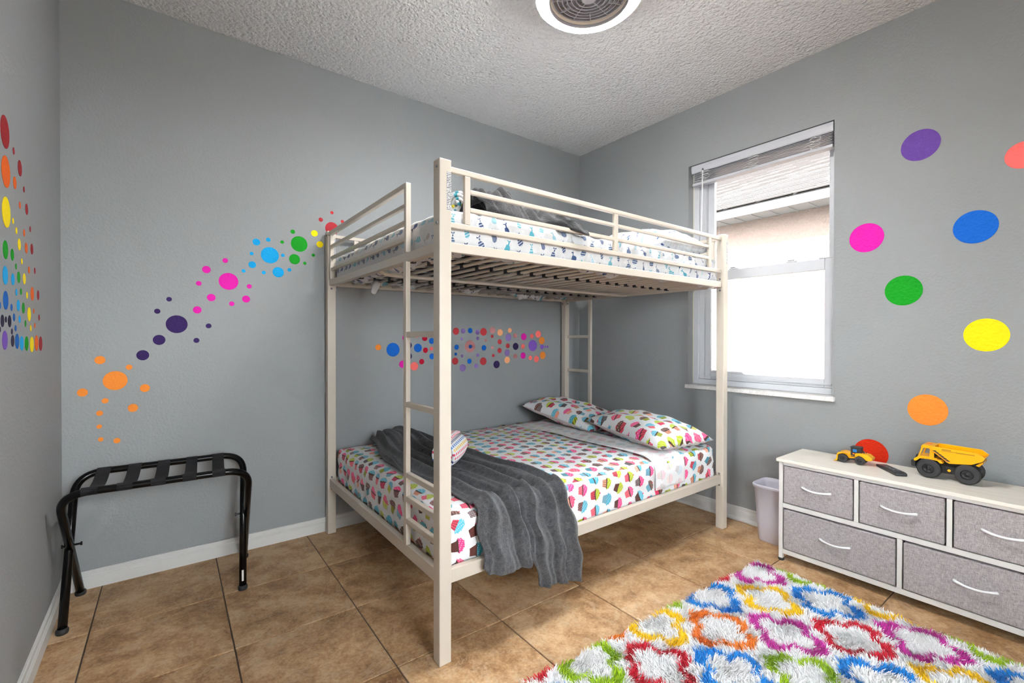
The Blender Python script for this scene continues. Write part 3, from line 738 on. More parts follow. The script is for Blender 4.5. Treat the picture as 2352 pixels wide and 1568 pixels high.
hem((MX1 - .03, MY1 - .085, 0), (MX0 + .03, MY1 - .085, 0), .09, .044, 2)
hem((MX0 + .075, MY1 - .05, 0), (MX0 + .075, MY0 + .05, 0), .085, .040, 3)
obj('sheet_corner_knot', MB().tube([(X0 + .235, 2.60, 1.488), (X0 + .22, 2.60, 1.455), (X0 + .21, 2.595, 1.43), (X0 + .20, 2.60, 1.405)], [.02, .026, .018, .022], 10), M['whale'], mat_u, smooth=True, subsurf=1)
obj('sheet_corner_knot', MB().tube([(X1 - .10, 1.475, 1.488), (X1 - .105, 1.472, 1.462), (X1 - .10, 1.470, 1.445)], [.02, .024, .016], 10), M['whale'], mat_u, smooth=True, subsurf=1)

# --- pillows
def pillow(name, L, Wd, T, mat, loc, rot, label, sag=0.0, seed=0):
    mb = MB(); mb.uv = []; N = 36; r = random.Random(seed); ph = [r.uniform(0, 6) for _ in range(5)]
    def P(u, v, side):
        e = ((1 - abs(u) ** 2.4) * (1 - abs(v) ** 2.4)); e = max(e, 0) ** .46
        x = u * L / 2 * (1 - .055 * (1 - v * v) * abs(u) ** 4); y = v * Wd / 2 * (1 - .075 * (1 - u * u) * abs(v) ** 4)
        z = side * T / 2 * e * (1.25 if side > 0 else .75) + .004 * math.sin(u * 9 + v * 7 + ph[0]) * e + .006 * math.sin(u * 5 - v * 8 + ph[1]) * e + .0035 * math.sin(v * 26 + ph[2] + u * 6) * (abs(u) ** 3) * (1 - v * v) * 2
        return x, y, z
    idx = {}
    for side in (1, -1):
        for i in range(N + 1):
            for j in range(N + 1):
                u, v = -1 + 2 * i / N, -1 + 2 * j / N; edge = i in (0, N) or j in (0, N)
                if side < 0 and edge: idx[side, i, j] = idx[1, i, j]; continue
                x, y, z = P(u, v, side); idx[side, i, j] = len(mb.v); mb.v.append((x, y, z)); mb.uv.append((x + (3 if side < 0 else 0) + seed, y + seed * .37))
        for i in range(N):
            for j in range(N):
                q = (idx[side, i, j], idx[side, i + 1, j], idx[side, i + 1, j + 1], idx[side, i, j + 1]); mb.f.append(q if side > 0 else q[::-1])
    Rm = Matrix.Rotation(rot[2], 3, 'Z') @ Matrix.Rotation(rot[1], 3, 'Y') @ Matrix.Rotation(rot[0], 3, 'X')
    mb.v = [tuple(Rm @ Vector(v) + Vector(loc)) for v in mb.v]
    return obj(name, mb, mat, smooth=True, label=label, cat='pillow', group='pillows on the bunk beds')
pillow('pillow', .64, .46, .150, M['cupcake'], (2.425, 1.785, LZ1 + .062), (0.0, -.10, math.radians(84)), 'cupcake print pillow at the front edge of the lower bunk', seed=1)
pillow('pillow', .66, .46, .150, M['cupcake'], (2.435, 2.440, LZ1 + .070), (0.02, -.16, math.radians(97)), 'cupcake print pillow against the back wall on the lower bunk', seed=2)
pillow('pillow', .66, .46, .185, M['whale_small'], (2.400, 1.800, UZ1 + .066), (0, -.06, math.radians(88)), 'whale print pillow on the upper bunk beside the window', seed=3)

# --- grey plush throw on the lower bunk: gathered strip running from the wall over the front edge
def smoothstep(a, b, x): t = min(1, max(0, (x - a) / (b - a))); return t * t * (3 - 2 * t)
_vt = np.random.default_rng(3).random((64, 64))
def vn(x, y):
    i, j = math.floor(x), math.floor(y); f, g = x - i, y - j; f = f * f * (3 - 2 * f); g = g * g * (3 - 2 * g); T = lambda a, b: _vt[a % 64, b % 64]
    return (T(i, j) * (1 - f) + T(i + 1, j) * f) * (1 - g) + (T(i, j + 1) * (1 - f) + T(i + 1, j + 1) * f) * g
def throw_lower():
    mb = MB(); NU, NV = 120, 190
    topz = LZ1 + .014; yb = 2.745; ye = MY0 + .045; flat = yb - ye
    for i in range(NU + 1):
        u = i / NU
        long_ = smoothstep(.46, .53, u)
        hemz = (.268 + .03 * (1 - u / .5) ** 2) * (1 - long_) + (.150 + .035 * (1 - u) * 2 - .03 * u) * long_
        hemz += .03 * smoothstep(.40, .47, u) * (1 - long_) + .02 * (1 - smoothstep(0, .05, u)) + .02 * smoothstep(.95, 1, u)
        drop = .055 * 1.57 + (topz - .055 - hemz); L = flat + drop
        for j in range(NV + 1):
            v = j / NV; s = v * L
            y = yb - min(s, flat)
            # outline across the bed: bunched near the wall, wider at the front
            k = min(1, s / flat)
            xl = 1.00 + .0 * k - .115 * smoothstep(.0, .45, k) + .055 * smoothstep(.55, 1.0, k)
            xr = 1.30 + .045 * math.sin(k * 3.0) + .0 * k + .085 * smoothstep(.72, 1.0, k)
            over = max(0, s - flat)
            xl += -.02 * over; xr += .12 * over
            x = xl + (xr - xl) * u
            # folds: soft ridges of uneven width that wander and fan out to the front
            wx, wk = u * 3.1, k * 2.6 + over * 1.5
            w = u * 5.3 + .55 * vn(wx, wk) + .35 * vn(wx * 2.3 + 9, wk * 1.9) - .35 * k * u
            rid = (.5 + .5 * math.sin(w * 2 * math.pi)) ** 1.15 * (.55 + .75 * vn(wx * 1.4 + 4, wk * .8 + 3))
            fine = .0062 * math.sin(w * 15.7 + 3 * vn(wx * 3, wk * 3)) * vn(wx * 2 + 7, wk * 2.2) + .008 * (vn(u * 21, k * 9) - .5)
            amp = .025 + .016 * smoothstep(.3, .9, k) - .014 * smoothstep(.05, .22, over)
            h = (amp * rid + fine) * (smoothstep(0, .06, u) * smoothstep(1, .94, u) * .8 + .2)
            seam = over - (drop - .055)
            h -= .0035 * math.exp(-(seam / .004) ** 2) if over > 0 else 0
            heap = .055 * math.exp(-((k - .10) / .14) ** 2) * math.sin(math.pi * min(1, u * 1.1)) ** .7      # bunched up by the wall
            sag = -.014 * smoothstep(.80, 1.0, k)                                  # rounded mattress edge
            if s <= flat: p = (x, y, topz + h + heap + sag + .002)
            else:
                t = over / .055
                if t < 1.57: yy = ye - .055 * math.sin(t); zz = topz + sag - .055 * (1 - math.cos(t)); nx, nz = math.sin(t), math.cos(t)
                else:
                    zz = topz + sag - .055 - (over - .055 * 1.57); yy = ye - .055 - .038 * smoothstep(.0, .14, over - .0864); nx, nz = 1, 0
                    yy -= .012 * smoothstep(.16, .30, over)
                hh = h + .010
                p = (x + .008 * math.sin(zz * 40 + u * 12), yy - hh * nx, zz + hh * nz)
            mb.v.append(p)
    n = NV + 1
    for i in range(NU):
        for j in range(NV): a = i * n + j; mb.f.append((a, a + n, a + n + 1, a + 1))
    return mb
obj('throw_blanket', throw_lower(), M['plush'], smooth=True, solid=.007, label='grey plush throw draped over the foot of the lower bunk', cat='blanket')

# --- rolled towels
def towel_roll(name, c, axis_ang, L, r1, mat, label, tilt=0.0):
    mb = MB(); mb.uv = []; turns = 3.3; N = 92; th = .0125
    sec = []
    for i in range(N + 1):
        a = 2 * math.pi * turns * i / N; r = .010 + (r1 - .010) * (i / N); sec.append((a, r))
    arc = 0; lens = [0]
    for (a, r), (b, q) in zip(sec, sec[1:]): arc += (b - a) * (r + q) / 2; lens.append(arc)
    NL = 14
    for k in range(NL + 1):
        t = k / NL; x = (t - .5) * L; pinch = 1 - .10 * abs(2 * t - 1) ** 4
        for i, (a, r) in enumerate(sec):
            bulge = .004 * math.sin(a * 1.5 + 4 * t) * (r / r1)
            xo = x + .010 * math.sin(a * .9) * (2 * t - 1)
            mb.v.append((xo, (r + bulge) * pinch * math.cos(a), (r + bulge) * pinch * math.sin(a))); mb.uv.append((t * L, lens[i]))
    n = N + 1
    for k in range(NL):
        for i in range(N): a = k * n + i; mb.f.append((a, a + n, a + n + 1, a + 1))
    Rm = Matrix.Rotation(axis_ang, 3, 'Z') @ Matrix.Rotation(tilt, 3, 'Y')
    mb.v = [tuple(Rm @ Vector(v) + Vector(c)) for v in mb.v]
    return obj(name, mb, mat, smooth=True, solid=th, label=label, cat='towel')
towel_roll('rolled_towel', (1.085, 1.905, LZ1 + .113), math.radians(46), .23, .074, M['towel_a'], 'rolled white towel with multicolour dashes on the lower bunk throw')
towel_roll('rolled_towel', (1.062, 1.775, UZ1 + .084), math.radians(50), .22, .066, M['towel_b'], 'rolled white towel with yellow and teal marks on the upper bunk')

# --- crumpled throw on the upper bunk
def throw_upper():
    mb = MB(); NU, NV = 120, 46
    for i in range(NU + 1):
        u = i / NU; x = 1.000 + .490 * u
        cy = 1.585 - .045 * smoothstep(.35, 1.0, u) - .015 * math.sin(u * 9)
        hgt = .050 + .050 * math.exp(-((u - .30) / .16) ** 2) + .030 * math.exp(-((u - .05) / .10) ** 2)
        hgt *= (1 - .55 * smoothstep(.72, 1.0, u))
        wid = .095 - .03 * u
        for j in range(NV + 1):
            v = -1 + 2 * j / NV
            y = cy + v * wid
            w = u * 9.5 + .9 * math.sin(v * 2.2 + u * 4)
            f = .034 * abs(math.sin(w * 2.0 + v * 1.1)) + .014 * math.sin(w * 5.1 - v * 3.7) + .007 * math.sin(v * 14 + u * 21)
            env = max(0, 1 - abs(v) ** 2.2) ** .6
            z = UZ1 + .004 + env * (hgt + f)
            if v < -.30:                                  # the front lip sags to the mattress edge
                k = smoothstep(.55, 1.0, u) * (-v - .30) / .70; y -= .055 * k; z -= .030 * k ** 1.5 * (1 if u > .8 else .6)
            mb.v.append((x + .010 * math.sin(v * 5 + u * 16) + .030 * smoothstep(.85, 1, u) * (-v), y, z))
    n = NV + 1
    for i in range(NU):
        for j in range(NV): a = i * n + j; mb.f.append((a, a + n, a + n + 1, a + 1))
    return mb
obj('throw_blanket', throw_upper(), M['plush_dark'], smooth=True, solid=.006, label='crumpled charcoal plush throw heaped on the foot of the upper bunk', cat='blanket')

# ================================================================== LUGGAGE RACK
rkO = (-.01, 2.615, 0)
rack = thing('luggage_rack', rkO, 'black folding metal luggage rack with webbing straps in the corner', 'luggage rack')
TZ, tr = .548, .0150
fL, fR = Vector((-.300, 2.435, 0)), Vector((.292, 2.410, 0))      # ends of the top bars
bL, bR = Vector((-.288, 2.770, 0)), Vector((.312, 2.745, 0))
feet = {'fl': (-.318, 2.470), 'fr': (.285, 2.410), 'bl': (-.300, 2.798), 'br': (.332, 2.752)}
def rack_frame(name, topL, topR, footL, footR, out):
    e = Vector((.030 * 1, 0, 0))
    pts = [(footL[0], footL[1], .012), (topL.x - .012, topL.y, TZ), (topR.x + .012, topR.y, TZ), (footR[0], footR[1], .012)]
    pts = bezier_round(pts, [.10, .10], 10)
    return obj(name, MB().tube(pts, tr, 14), M['blackmetal'], rack, smooth=True)
fr1 = rack_frame('tube_frame', Vector((-.312, 2.435, 0)), Vector((.300, 2.410, 0)), feet['bl'], feet['br'], 1)
fr2 = rack_frame('tube_frame', Vector((-.300, 2.775, 0)), Vector((.318, 2.748, 0)), feet['fl'], feet['fr'], -1)
for k, par in (('fl', fr2), ('fr', fr2), ('bl', fr1), ('br', fr1)):
    x, y = feet[k]; obj('foot_cap', MB().lathe([(0, 0), (.018, 0), (.020, .005), (.020, .015), (.017, .020), (0, .020)], 18, (x, y, .0002)), M['rubber'], par, smooth=True)
def strap(xf0, xf1, xb0, xb1):
    mb = MB(); n = 16; prof = []
    yf, yb_ = 2.424, 2.760
    R = tr + .0016
    for a in np.linspace(-2.6, 1.25, 10): prof.append((yf + R * math.sin(a), TZ + R * math.cos(a), 0))      # around the front bar
    for t in np.linspace(.12, .88, 8): prof.append((yf + (yb_ - yf) * t, TZ + R - .034 * math.sin(math.pi * t) - .004, t))
    for a in np.linspace(-1.25, 2.6, 10): prof.append((yb_ + R * math.sin(a), TZ + R * math.cos(a), 1))
    for y, z, t in prof:
        a, b = xf0 + (xb0 - xf0) * t, xf1 + (xb1 - xf1) * t
        sl = -.0415
        mb.v += [(a, y + sl * (a + .01), z), (b, y + sl * (b + .01), z)]
    for i in range(len(prof) - 1): mb.f.append((2 * i, 2 * i + 1, 2 * i + 3, 2 * i + 2))
    o = obj('strap', mb, M['webbing'], rack, smooth=False, solid=.0022)
    for xx in ((xf0 + xf1) / 2,):
        obj('rivet', MB().lathe([(0, 0), (.004, 0), (.003, .002), (0, .0025)], 10, (0, 0, 0)), M['bolt'], o).location = (xx - rkO[0], yf - R - .003 - .0415 * (xx + .01) - rkO[1], TZ - .004)
for a in ((-.259, -.209, -.240, -.192), (-.152, -.103, -.131, -.083), (-.045, .005, -.024, .024), (.062, .112, .087, .132), (.169, .218, .193, .242)): strap(*a)
for x, y in ((-.306, 2.615), (.306, 2.590)):
    obj('pivot_bolt', MB().tube([(x - .030, y, .290), (x + .030, y, .290)], .0045, 8).tube([(x - .032, y, .290), (x - .026, y, .290)], .008, 8).tube([(x + .026, y, .290), (x + .032, y, .290)], .008, 8), M['blackmetal'], rack)
box('sticker', (.279, .287, 2.3935, 2.3942, .045, .095), M['sticker'], fr2)

# ================================================================== DRESSER
DX0, DX1, DY0, DY1 = 2.550, 2.872, .070, 1.052
dr = thing('dresser', (2.71, .56, 0), 'white metal dresser with five grey fabric drawers against the window wall', 'dresser')
box('top_panel', (DX0 - .010, DX1 + .004, DY0 - .008, DY1 + .010, .5125, .5285), M['laminate'], dr, .0015)
wm = M['whitemetal']
for x0, x1 in ((DX0, DX0 + .019), (DX1 - .019, DX1)):
    for y0, y1 in ((DY1 - .019, DY1), (DY0, DY0 + .019)):
        p = box('frame_post', (x0, x1, y0, y1, .012, .512), wm, dr, .0012)
        obj('foot', MB().lathe([(0, 0), (.013, 0), (.0145, .003), (.0145, .010), (.011, .0118), (0, .0118)], 20, ((x0 + x1) / 2, (y0 + y1) / 2, .0002)), M['rubber'], p, smooth=True)
for x0, x1 in ((DX0 + .001, DX0 + .018), (DX1 - .018, DX1 - .001)):
    for z0, z1 in ((.038, .062), (.277, .300), (.497, .512)): box('frame_rail', (x0, x1, DY0 + .0192, DY1 - .0192, z0, z1), wm, dr, .001)
for z0, z1 in ((.040, .060), (.279, .298), (.495, .5115)):
    for y0, y1 in ((DY1 - .018, DY1 - .001), (DY0 + .001, DY0 + .018)): box('side_rail', (DX0 + .0192, DX1 - .0192, y0, y1, z0, z1), wm, dr, .001)
for x0, x1 in ((DX0, DX0 + .018),):
    for y0, y1 in ((.709, .726), (.393, .410)): box('divider', (x0, x1, y0, y1, .3003, .4968), wm, dr, .001)
    box('divider', (x0, x1, .551, .569, .0623, .2768), wm, dr, .001)
def drawer(y0, y1, z0, z1, hy):
    b = box('drawer', (DX0 - .0035, DX1 - .030, y0, y1, z0, z1), M['linen'], dr, .004)
    box('stitched_hem', (DX0 - .0050, DX0 - .0034, y0 + .004, y1 - .004, z1 - .011, z1 - .002), M['linen'], b, .0006)
    # bowed white pull
    zc = (z0 + z1) / 2 + .004 if z0 > .2 else (z0 + z1) / 2 + .004
    pts, rs = [], []
    for t in np.linspace(0, 1, 17):
        yy = hy + .062 - .124 * t; bow = math.sin(math.pi * t)
        pts.append((DX0 - .007 - .020 * bow ** .7, yy, zc + .003 - .006 * bow)); rs.append(.0048 + .0016 * abs(2 * t - 1) ** 3)
    obj('handle', MB().tube(pts, rs, 10), M['whiteplastic'], b, smooth=True, label='bowed white plastic pull')
for y0, y1, hy in ((.732, 1.028, .879), (.416, .704, .5625), (.095, .388, .245)): drawer(y0, y1, .304, .492, hy)
for y0, y1, hy in ((.574, 1.028, .800), (.095, .546, .325)): drawer(y0, y1, .066, .268, hy)
box('back_panel', (DX1 - .018, DX1 - .015, DY0 + .02, DY1 - .02, .063, .496), M['linen_side'], dr)

# ================================================================== WASTE BIN
bc = (2.776, 1.164)
mb = MB(); rings = [(0.0, .000, .84), (.0, .002, .86), (.150, .150, .93), (.0, .318, 1.0), (.0, .326, 1.06), (0, .334, 1.06)]
def binring(half, z, pw=5.0, n=48):
    out = []
    for k in range(n):
        a = 2 * math.pi * k / n; c, s = math.cos(a), math.sin(a); r = .95 * half / ((abs(c) ** pw + abs(s) ** pw) ** (1 / pw))
        out.append((bc[0] + r * c, bc[1] + r * s * 1.0, z))
    return out
lv = [binring(.072, .0005), binring(.074, .003), binring(.083, .12), binring(.095, .298), binring(.101, .304), binring(.104, .318), binring(.101, .324), binring(.096, .322), binring(.091, .300), binring(.080, .12), binring(.070, .008)]
n = 48
for L in lv: mb.v += L
for i in range(len(lv) - 1):
    for k in range(n): a, b = i * n + k, i * n + (k + 1) % n; mb.f.append((a, b, b + n, a + n))
mb.f.append(tuple(range(n))[::-1]); mb.f.append(tuple(range((len(lv) - 1) * n, len(lv) * n)))
obj('waste_bin', mb, M['binplastic'], smooth=True, label='white plastic waste bin between the bed and the dresser', cat='waste bin')

# ================================================================== TOYS ON THE DRESSER
DZ = .5288
def wheel(par, name, x, y, z, r, w, side, lugs, mats):
    t = MB().lathe([(r * .50, -w / 2), (r * .86, -w / 2), (r * .97, -w / 2 * .75), (r * .98, 0), (r * .97, w / 2 * .75), (r * .86, w / 2), (r * .50, w / 2), (r * .48, w * .3), (r * .48, -w * .3)], 36, (x, y, z), 'y', True)
    for k in range(lugs):                                  # chevron tread lugs
        a = 2 * math.pi * k / lugs
        for sd in (-1, 1):
            aa = a + (math.pi / lugs if sd > 0 else 0); vs = []
            for da, yy in ((0, 0.02), (.11, sd * w * .5)):
                for rr in (r * .93, r):
                    for dd in (-.055, .055): q = aa + da + dd; vs.append((x + rr * math.cos(q), y + yy * (1 if abs(yy) > .021 else 0) , z + rr * math.sin(q)))
            t.add(vs, [(0, 1, 3, 2), (4, 6, 7, 5), (0, 4, 5, 1), (2, 3, 7, 6), (0, 2, 6, 4), (1, 5, 7, 3)])
    o = obj(name, t, mats[0], par, local=True)
    yo = y + side * w * .30
    obj('wheel_hub', MB().lathe([(0, 0), (r * .14, 0), (r * .14, -side * .002), (r * .22, -side * w * .10), (r * .36, -side * w * .08), (r * .40, -side * .0), (r * .49, -side * .002), (r * .49, -side * w * .6)], 24, (x, yo + side * .002, z), 'y'), mats[1], o, local=True, smooth=True)
    for k in range(6):
        a = 2 * math.pi * k / 6; obj('lug_nut', MB().lathe([(0, side * .0015), (r * .05, side * .0012), (r * .05, -side * .003)], 8, (x + r * .29 * math.cos(a), yo, z + r * .29 * math.sin(a)), 'y'), mats[1], o, local=True)
    return o
tk = thing('toy_dump_truck', (2.776, .4355, DZ), 'large yellow toy dump truck with black wheels on the dresser', 'toy truck', 'toy vehicles on the dresser', math.radians(90))
r = .0425
for x in (.0620, -.0620):
    for sd in (1, -1): wheel(tk, 'wheel', x, sd * .0455, r + .0003, r, .036, sd, 18, (M['tyre'], M['toyblack']))
YL, TB = M['yellow'], M['toyblack']
obj('chassis', MB().prism([(.112, .030), (.112, .060), (.085, .064), (-.085, .066), (-.096, .058), (-.090, .036), (.0, .030)], -.024, .024), TB, tk, .002, local=True)
sk = obj('side_skirt', MB().prism([(.026, .028), (.030, .060), (-.030, .062), (-.026, .030)], .0245, .0360), TB, tk, .0015, local=True)
for k in range(9): obj('skirt_rib', MB().box(-.020 + k * .005 - .0012, -.020 + k * .005 + .0012, .0362, .0378, .031, .057), TB, sk, local=True)
obj('fuel_cap', MB().lathe([(0, .0425), (.005, .0425), (.006, .0405), (.006, .0363)], 16, (-.003, 0, .044), 'y'), YL, tk, local=True, smooth=True)
obj('bumper', MB().prism([(.108, .040), (.122, .042), (.123, .068), (.108, .070)], -.052, .052), TB, tk, .002, local=True)
obj('grille_block', MB().prism([(.100, .066), (.117, .068), (.110, .092), (.100, .092)], -.026, .026), TB, tk, .002, local=True)
obj('mudguard', MB().prism([(.112, .068), (.113, .076), (.102, .086), (.020, .086), (.014, .074), (.024, .072), (.034, .083), (.090, .083), (.104, .068)], .026, .058), YL, tk, .0015, local=True)
obj('mudguard', MB().prism([(.112, .068), (.113, .076), (.102, .086), (.020, .086), (.014, .074), (.024, .072), (.034, .083), (.090, .083), (.104, .068)], -.058, -.026), YL, tk, .0015, local=True)
# cab: posts, roof, back
cab = obj('cab', MB().prism([(.104, .082), (.100, .092), (.060, .092), (.036, .090), (.036, .078), (.100, .078)], -.044, .044), YL, tk, .0015, local=True)
for y0, y1 in ((-.044, -.038), (.038, .044)):
    obj('cab_pillar', MB().prism([(.100, .091), (.094, .091), (.082, .130), (.089, .130)], y0, y1), YL, cab, .001, local=True)
    obj('cab_pillar', MB().prism([(.062, .091), (.046, .091), (.046, .130), (.060, .130)], y0, y1), YL, cab, .001, local=True)
obj('cab_roof', MB().prism([(.091, .129), (.088, .141), (.080, .144), (.046, .143), (.046, .129)], -.046, .046), YL, cab, .002, local=True)
obj('roof_recess', MB().box(.060, .080, -.018, .018, .1432, .1448), M['orange_print'], cab, local=True)
obj('cab_back', MB().box(.046, .050, -.038, .038, .091, .130), TB, cab, local=True)
# dump body: sides, floor, headboard and tip
side_p = [(.061, .130), (.052, .143), (.016, .143), (-.092, .140), (-.115, .122), (-.107, .106), (-.074, .087), (-.004, .077)]
bodyp = obj('dump_bed', MB().prism(side_p, .050, .056), YL, tk, .0015, local=True)
obj('bed_side', MB().prism(side_p, -.056, -.050), YL, bodyp, .0015, local=True)
obj('bed_floor', MB().prism([(.061, .130), (-.004, .077), (-.074, .087), (-.107, .106), (-.115, .122), (-.111, .122), (-.104, .109), (-.073, .091), (-.005, .082), (.055, .131)], -.050, .050), YL, bodyp, local=True)
obj('bed_canopy', MB().prism([(.061, .131), (.052, .143), (.044, .143), (.052, .131)], -.050, .050), YL, bodyp, local=True)
obj('side_rib', MB().prism([(.012, .127), (-.098, .128), (-.098, .131), (.012, .131)], .0561, .0573), YL, bodyp, local=True)
for k in range(6):                                          # hazard stripes on the headboard edge
    t0 = k / 6; x, z = .050 - .050 * t0, .126 - .041 * t0
    obj('hazard_stripe', MB().add([(x, .0563, z), (x - .011, .0563, z + .001), (x - .018, .0563, z - .006), (x - .007, .0563, z - .0045), (x, .0567, z), (x - .011, .0567, z + .001), (x - .018, .0567, z - .006), (x - .007, .0567, z - .0045)],
                                 [(0, 1, 2, 3), (4, 5, 6, 7), (0, 1, 5, 4), (1, 2, 6, 5), (2, 3, 7, 6), (3, 0, 4, 7)]), TB if k % 1 == 0 else YL, bodyp, local=True)
    obj('hazard_stripe', MB().add([(x - .001, .0563, z - .0045), (x - .0115, .0563, z - .006), (x - .013, .0563, z - .0075), (x - .003, .0563, z - .006), (x - .001, .0566, z - .0045), (x - .0115, .0566, z - .006), (x - .013, .0566, z - .0075), (x - .003, .0566, z - .006)],
                                 [(0, 1, 2, 3), (4, 5, 6, 7), (0, 1, 5, 4), (1, 2, 6, 5), (2, 3, 7, 6), (3, 0, 4, 7)]), M['orange_print'], bodyp, local=True)
for k in range(16): x = -.030 - k * .0036; obj('tick_mark', MB().box(x, x + .002, .0574, .0577, .1275, .1305), TB, bodyp, local=True)
obj('line_mark', MB().box(-.028, .020, .0574, .0577, .1290, .1302), TB, bodyp, local=True)
for k in range(9): x = .016 - k * .0034; obj('letter_mark', MB().box(x, x + .0022, .0562, .0565, .1330, .1365), TB, bodyp, local=True)
obj('bed_hinge', MB().prism([(-.070, .064), (-.086, .064), (-.092, .094), (-.066, .090)], -.030, .030), TB, tk, .001, local=True)
obj('rear_guard', MB().prism([(-.086, .086), (-.108, .104), (-.108, .096), (-.096, .082)], -.048, .048), YL, tk, local=True)

ld = thing('toy_wheel_loader', (2.752, .788, DZ), 'small yellow toy wheel loader with black cab on the dresser', 'toy loader', 'toy vehicles on the dresser', math.radians(92))
r = .0208
for x in (.0345, -.0345):
    for sd in (1, -1): wheel(ld, 'wheel', x, sd * .027, r + .0003, r, .018, sd, 14, (M['tyre'], M['toyblack']))
obj('chassis', MB().box(-.050, .044, -.014, .014, .016, .030), TB, ld, .001, local=True)
obj('front_body', MB().prism([(.056, .026), (.058, .044), (.040, .052), (.006, .050), (-.012, .046), (-.012, .026), (.010, .022), (.030, .030)], -.017, .017), YL, ld, .002, local=True)
obj('mudguard', MB().prism([(.056, .034), (.057, .046), (.038, .0525), (.012, .049), (.010, .040), (.018, .044), (.036, .047), (.050, .040)], .0175, .034), YL, ld, .001, local=True)
obj('mudguard', MB().prism([(.056, .034), (.057, .046), (.038, .0525), (.012, .049), (.010, .040), (.018, .044), (.036, .047), (.050, .040)], -.034, -.0175), YL, ld, .001, local=True)
obj('bucket', MB().prism([(.056, .040), (.060, .040), (.0625, .012), (.074, .003), (.072, .001), (.058, .006), (.055, .020)], -.036, .036), YL, ld, .001, local=True)
obj('rear_body', MB().prism([(-.013, .026), (-.013, .052), (-.034, .056), (-.066, .053), (-.084, .038), (-.080, .026), (-.060, .024), (-.050, .034), (-.030, .044), (-.018, .034)], -.026, .026), YL, ld, .002, local=True)
cb_ = obj('cab', MB().prism([(.006, .040), (.005, .078), (-.036, .078), (-.038, .052), (-.013, .050), (-.012, .038)], -.019, .019), TB, ld, .0015, local=True)
obj('cab_roof', MB().prism([(.009, .0785), (.006, .083), (-.036, .083), (-.039, .0785)], -.021, .021), TB, cb_, .001, local=True)
for y in (.0192, -.0198): obj('cab_window', MB().box(-.020, -.004, y, y + .0006, .058, .072), M['blueprint'], cb_, local=True)
obj('cab_badge', MB().box(-.010, -.003, .0193, .0198, .046, .052), M['orange_print'], cb_, local=True)
obj('exhaust', MB().tube([(-.046, .006, .056), (-.046, .006, .066)], .0025, 8).tube([(-.052, -.006, .056), (-.052, -.006, .061)], .002, 8), TB, ld, local=True)
for k in range(5): x = .002 - k * .0034; obj('letter_mark', MB().box(x, x + .0024, .0172, .0176, .032, .0375), TB, ld, local=True)

# remote control
rmv = Vector((-.136, -.112, 0)); ra = math.atan2(rmv.y, rmv.x)
rm = thing('remote_control', (2.712, .628, DZ), 'slim dark grey remote control lying on the dresser', 'remote control', None, ra)
obj('body', MB().prism([(-.086, .006), (-.080, .013), (.070, .017), (.084, .014), (.086, .004), (.080, .0005), (-.078, .0005)], -.0225, .0225), M['remote'], rm, .003, local=True)
for i in range(3):
    for j in range(2): obj('button', MB().lathe([(0, .0022), (.0032, .002), (.0036, 0)], 12, (.006 + i * .016, -.009 + j * .018, .0152 + i * .0004)), M['button'], rm, local=True, smooth=True)
obj('button_ring', MB().lathe([(.0070, 0), (.0075, .002), (.0100, .002), (.0105, 0)], 24, (-.018, 0, .0143)), M['button'], rm, local=True)

# ================================================================== SHAG RUG
RA = math.radians(-3.0); RM0 = np.array((1.882, .749)); ex = np.array((math.cos(RA), math.sin(RA))); ey = np.array((-math.sin(RA), math.cos(RA)))
rx0, rx1, ry0, ry1 = .495 - 1.80, .495, .362 - 1.20, .362
rug = thing('shag_rug', (RM0[0], RM0[1], 0), 'white shag rug with bright multicolour trellis outlines', 'rug', None, RA)
obj('backing', MB().box(rx0, rx1, ry0, ry1, .0004, .006), simple('rug_backing', (0.80, 0.80, 0.81), 0.95), rug, .002, local=True)
RUGC = {'w': (0.93, 0.93, 0.95), 'm': srgb(205, 50, 165), 'b': srgb(20, 140, 222), 'y': srgb(248, 205, 0), 'r': srgb(205, 10, 45), 'o': srgb(240, 135, 40), 'l': srgb(160, 195, 10)}
rk_keys = list(RUGC); rug_m = [simple('rug_pile_' + {'w': 'white', 'm': 'magenta', 'b': 'blue', 'y': 'yellow', 'r': 'red', 'o': 'orange', 'l': 'lime'}[k], c, 0.9, vary=0.08, sheen=0.2) for k, c in RUGC.items()]
NODE = {(0, 0): 'm', (-1, 1): 'o', (1, -1): 'r', (2, -2): 'm', (-2, 2): 'y', (1, 1): 'y', (2, 0): 'b', (0, 2): 'b', (2, 2): 'm', (3, -1): 'y', (3, 1): 'l', (3, -3): 'l', (-4, 2): 'l', (-3, 1): 'r', (-2, 0): 'b',
        (-1, -1): 'l', (0, -2): 'b', (1, -3): 'y', (2, -4): 'b', (1, 3): 'r', (-1, 3): 'l', (-3, 3): 'o', (-5, 3): 'r', (-5, 1): 'b', (-6, 2): 'o', (-4, 0): 'm', (-3, -1): 'o', (-2, -2): 'r', (-1, -3): 'm', (0, -4): 'o'}
rr = random.Random(5)
PXN, PYN = .181, .155
NB = 190000
bx = rng.uniform(rx0 + .002, rx1 - .002, NB); by = rng.uniform(ry0 + .002, ry1 - .002, NB)
jx, jy = bx + rng.normal(0, .002, NB), by + rng.normal(0, .002, NB)
cidx = np.zeros(NB, dtype=np.int32)
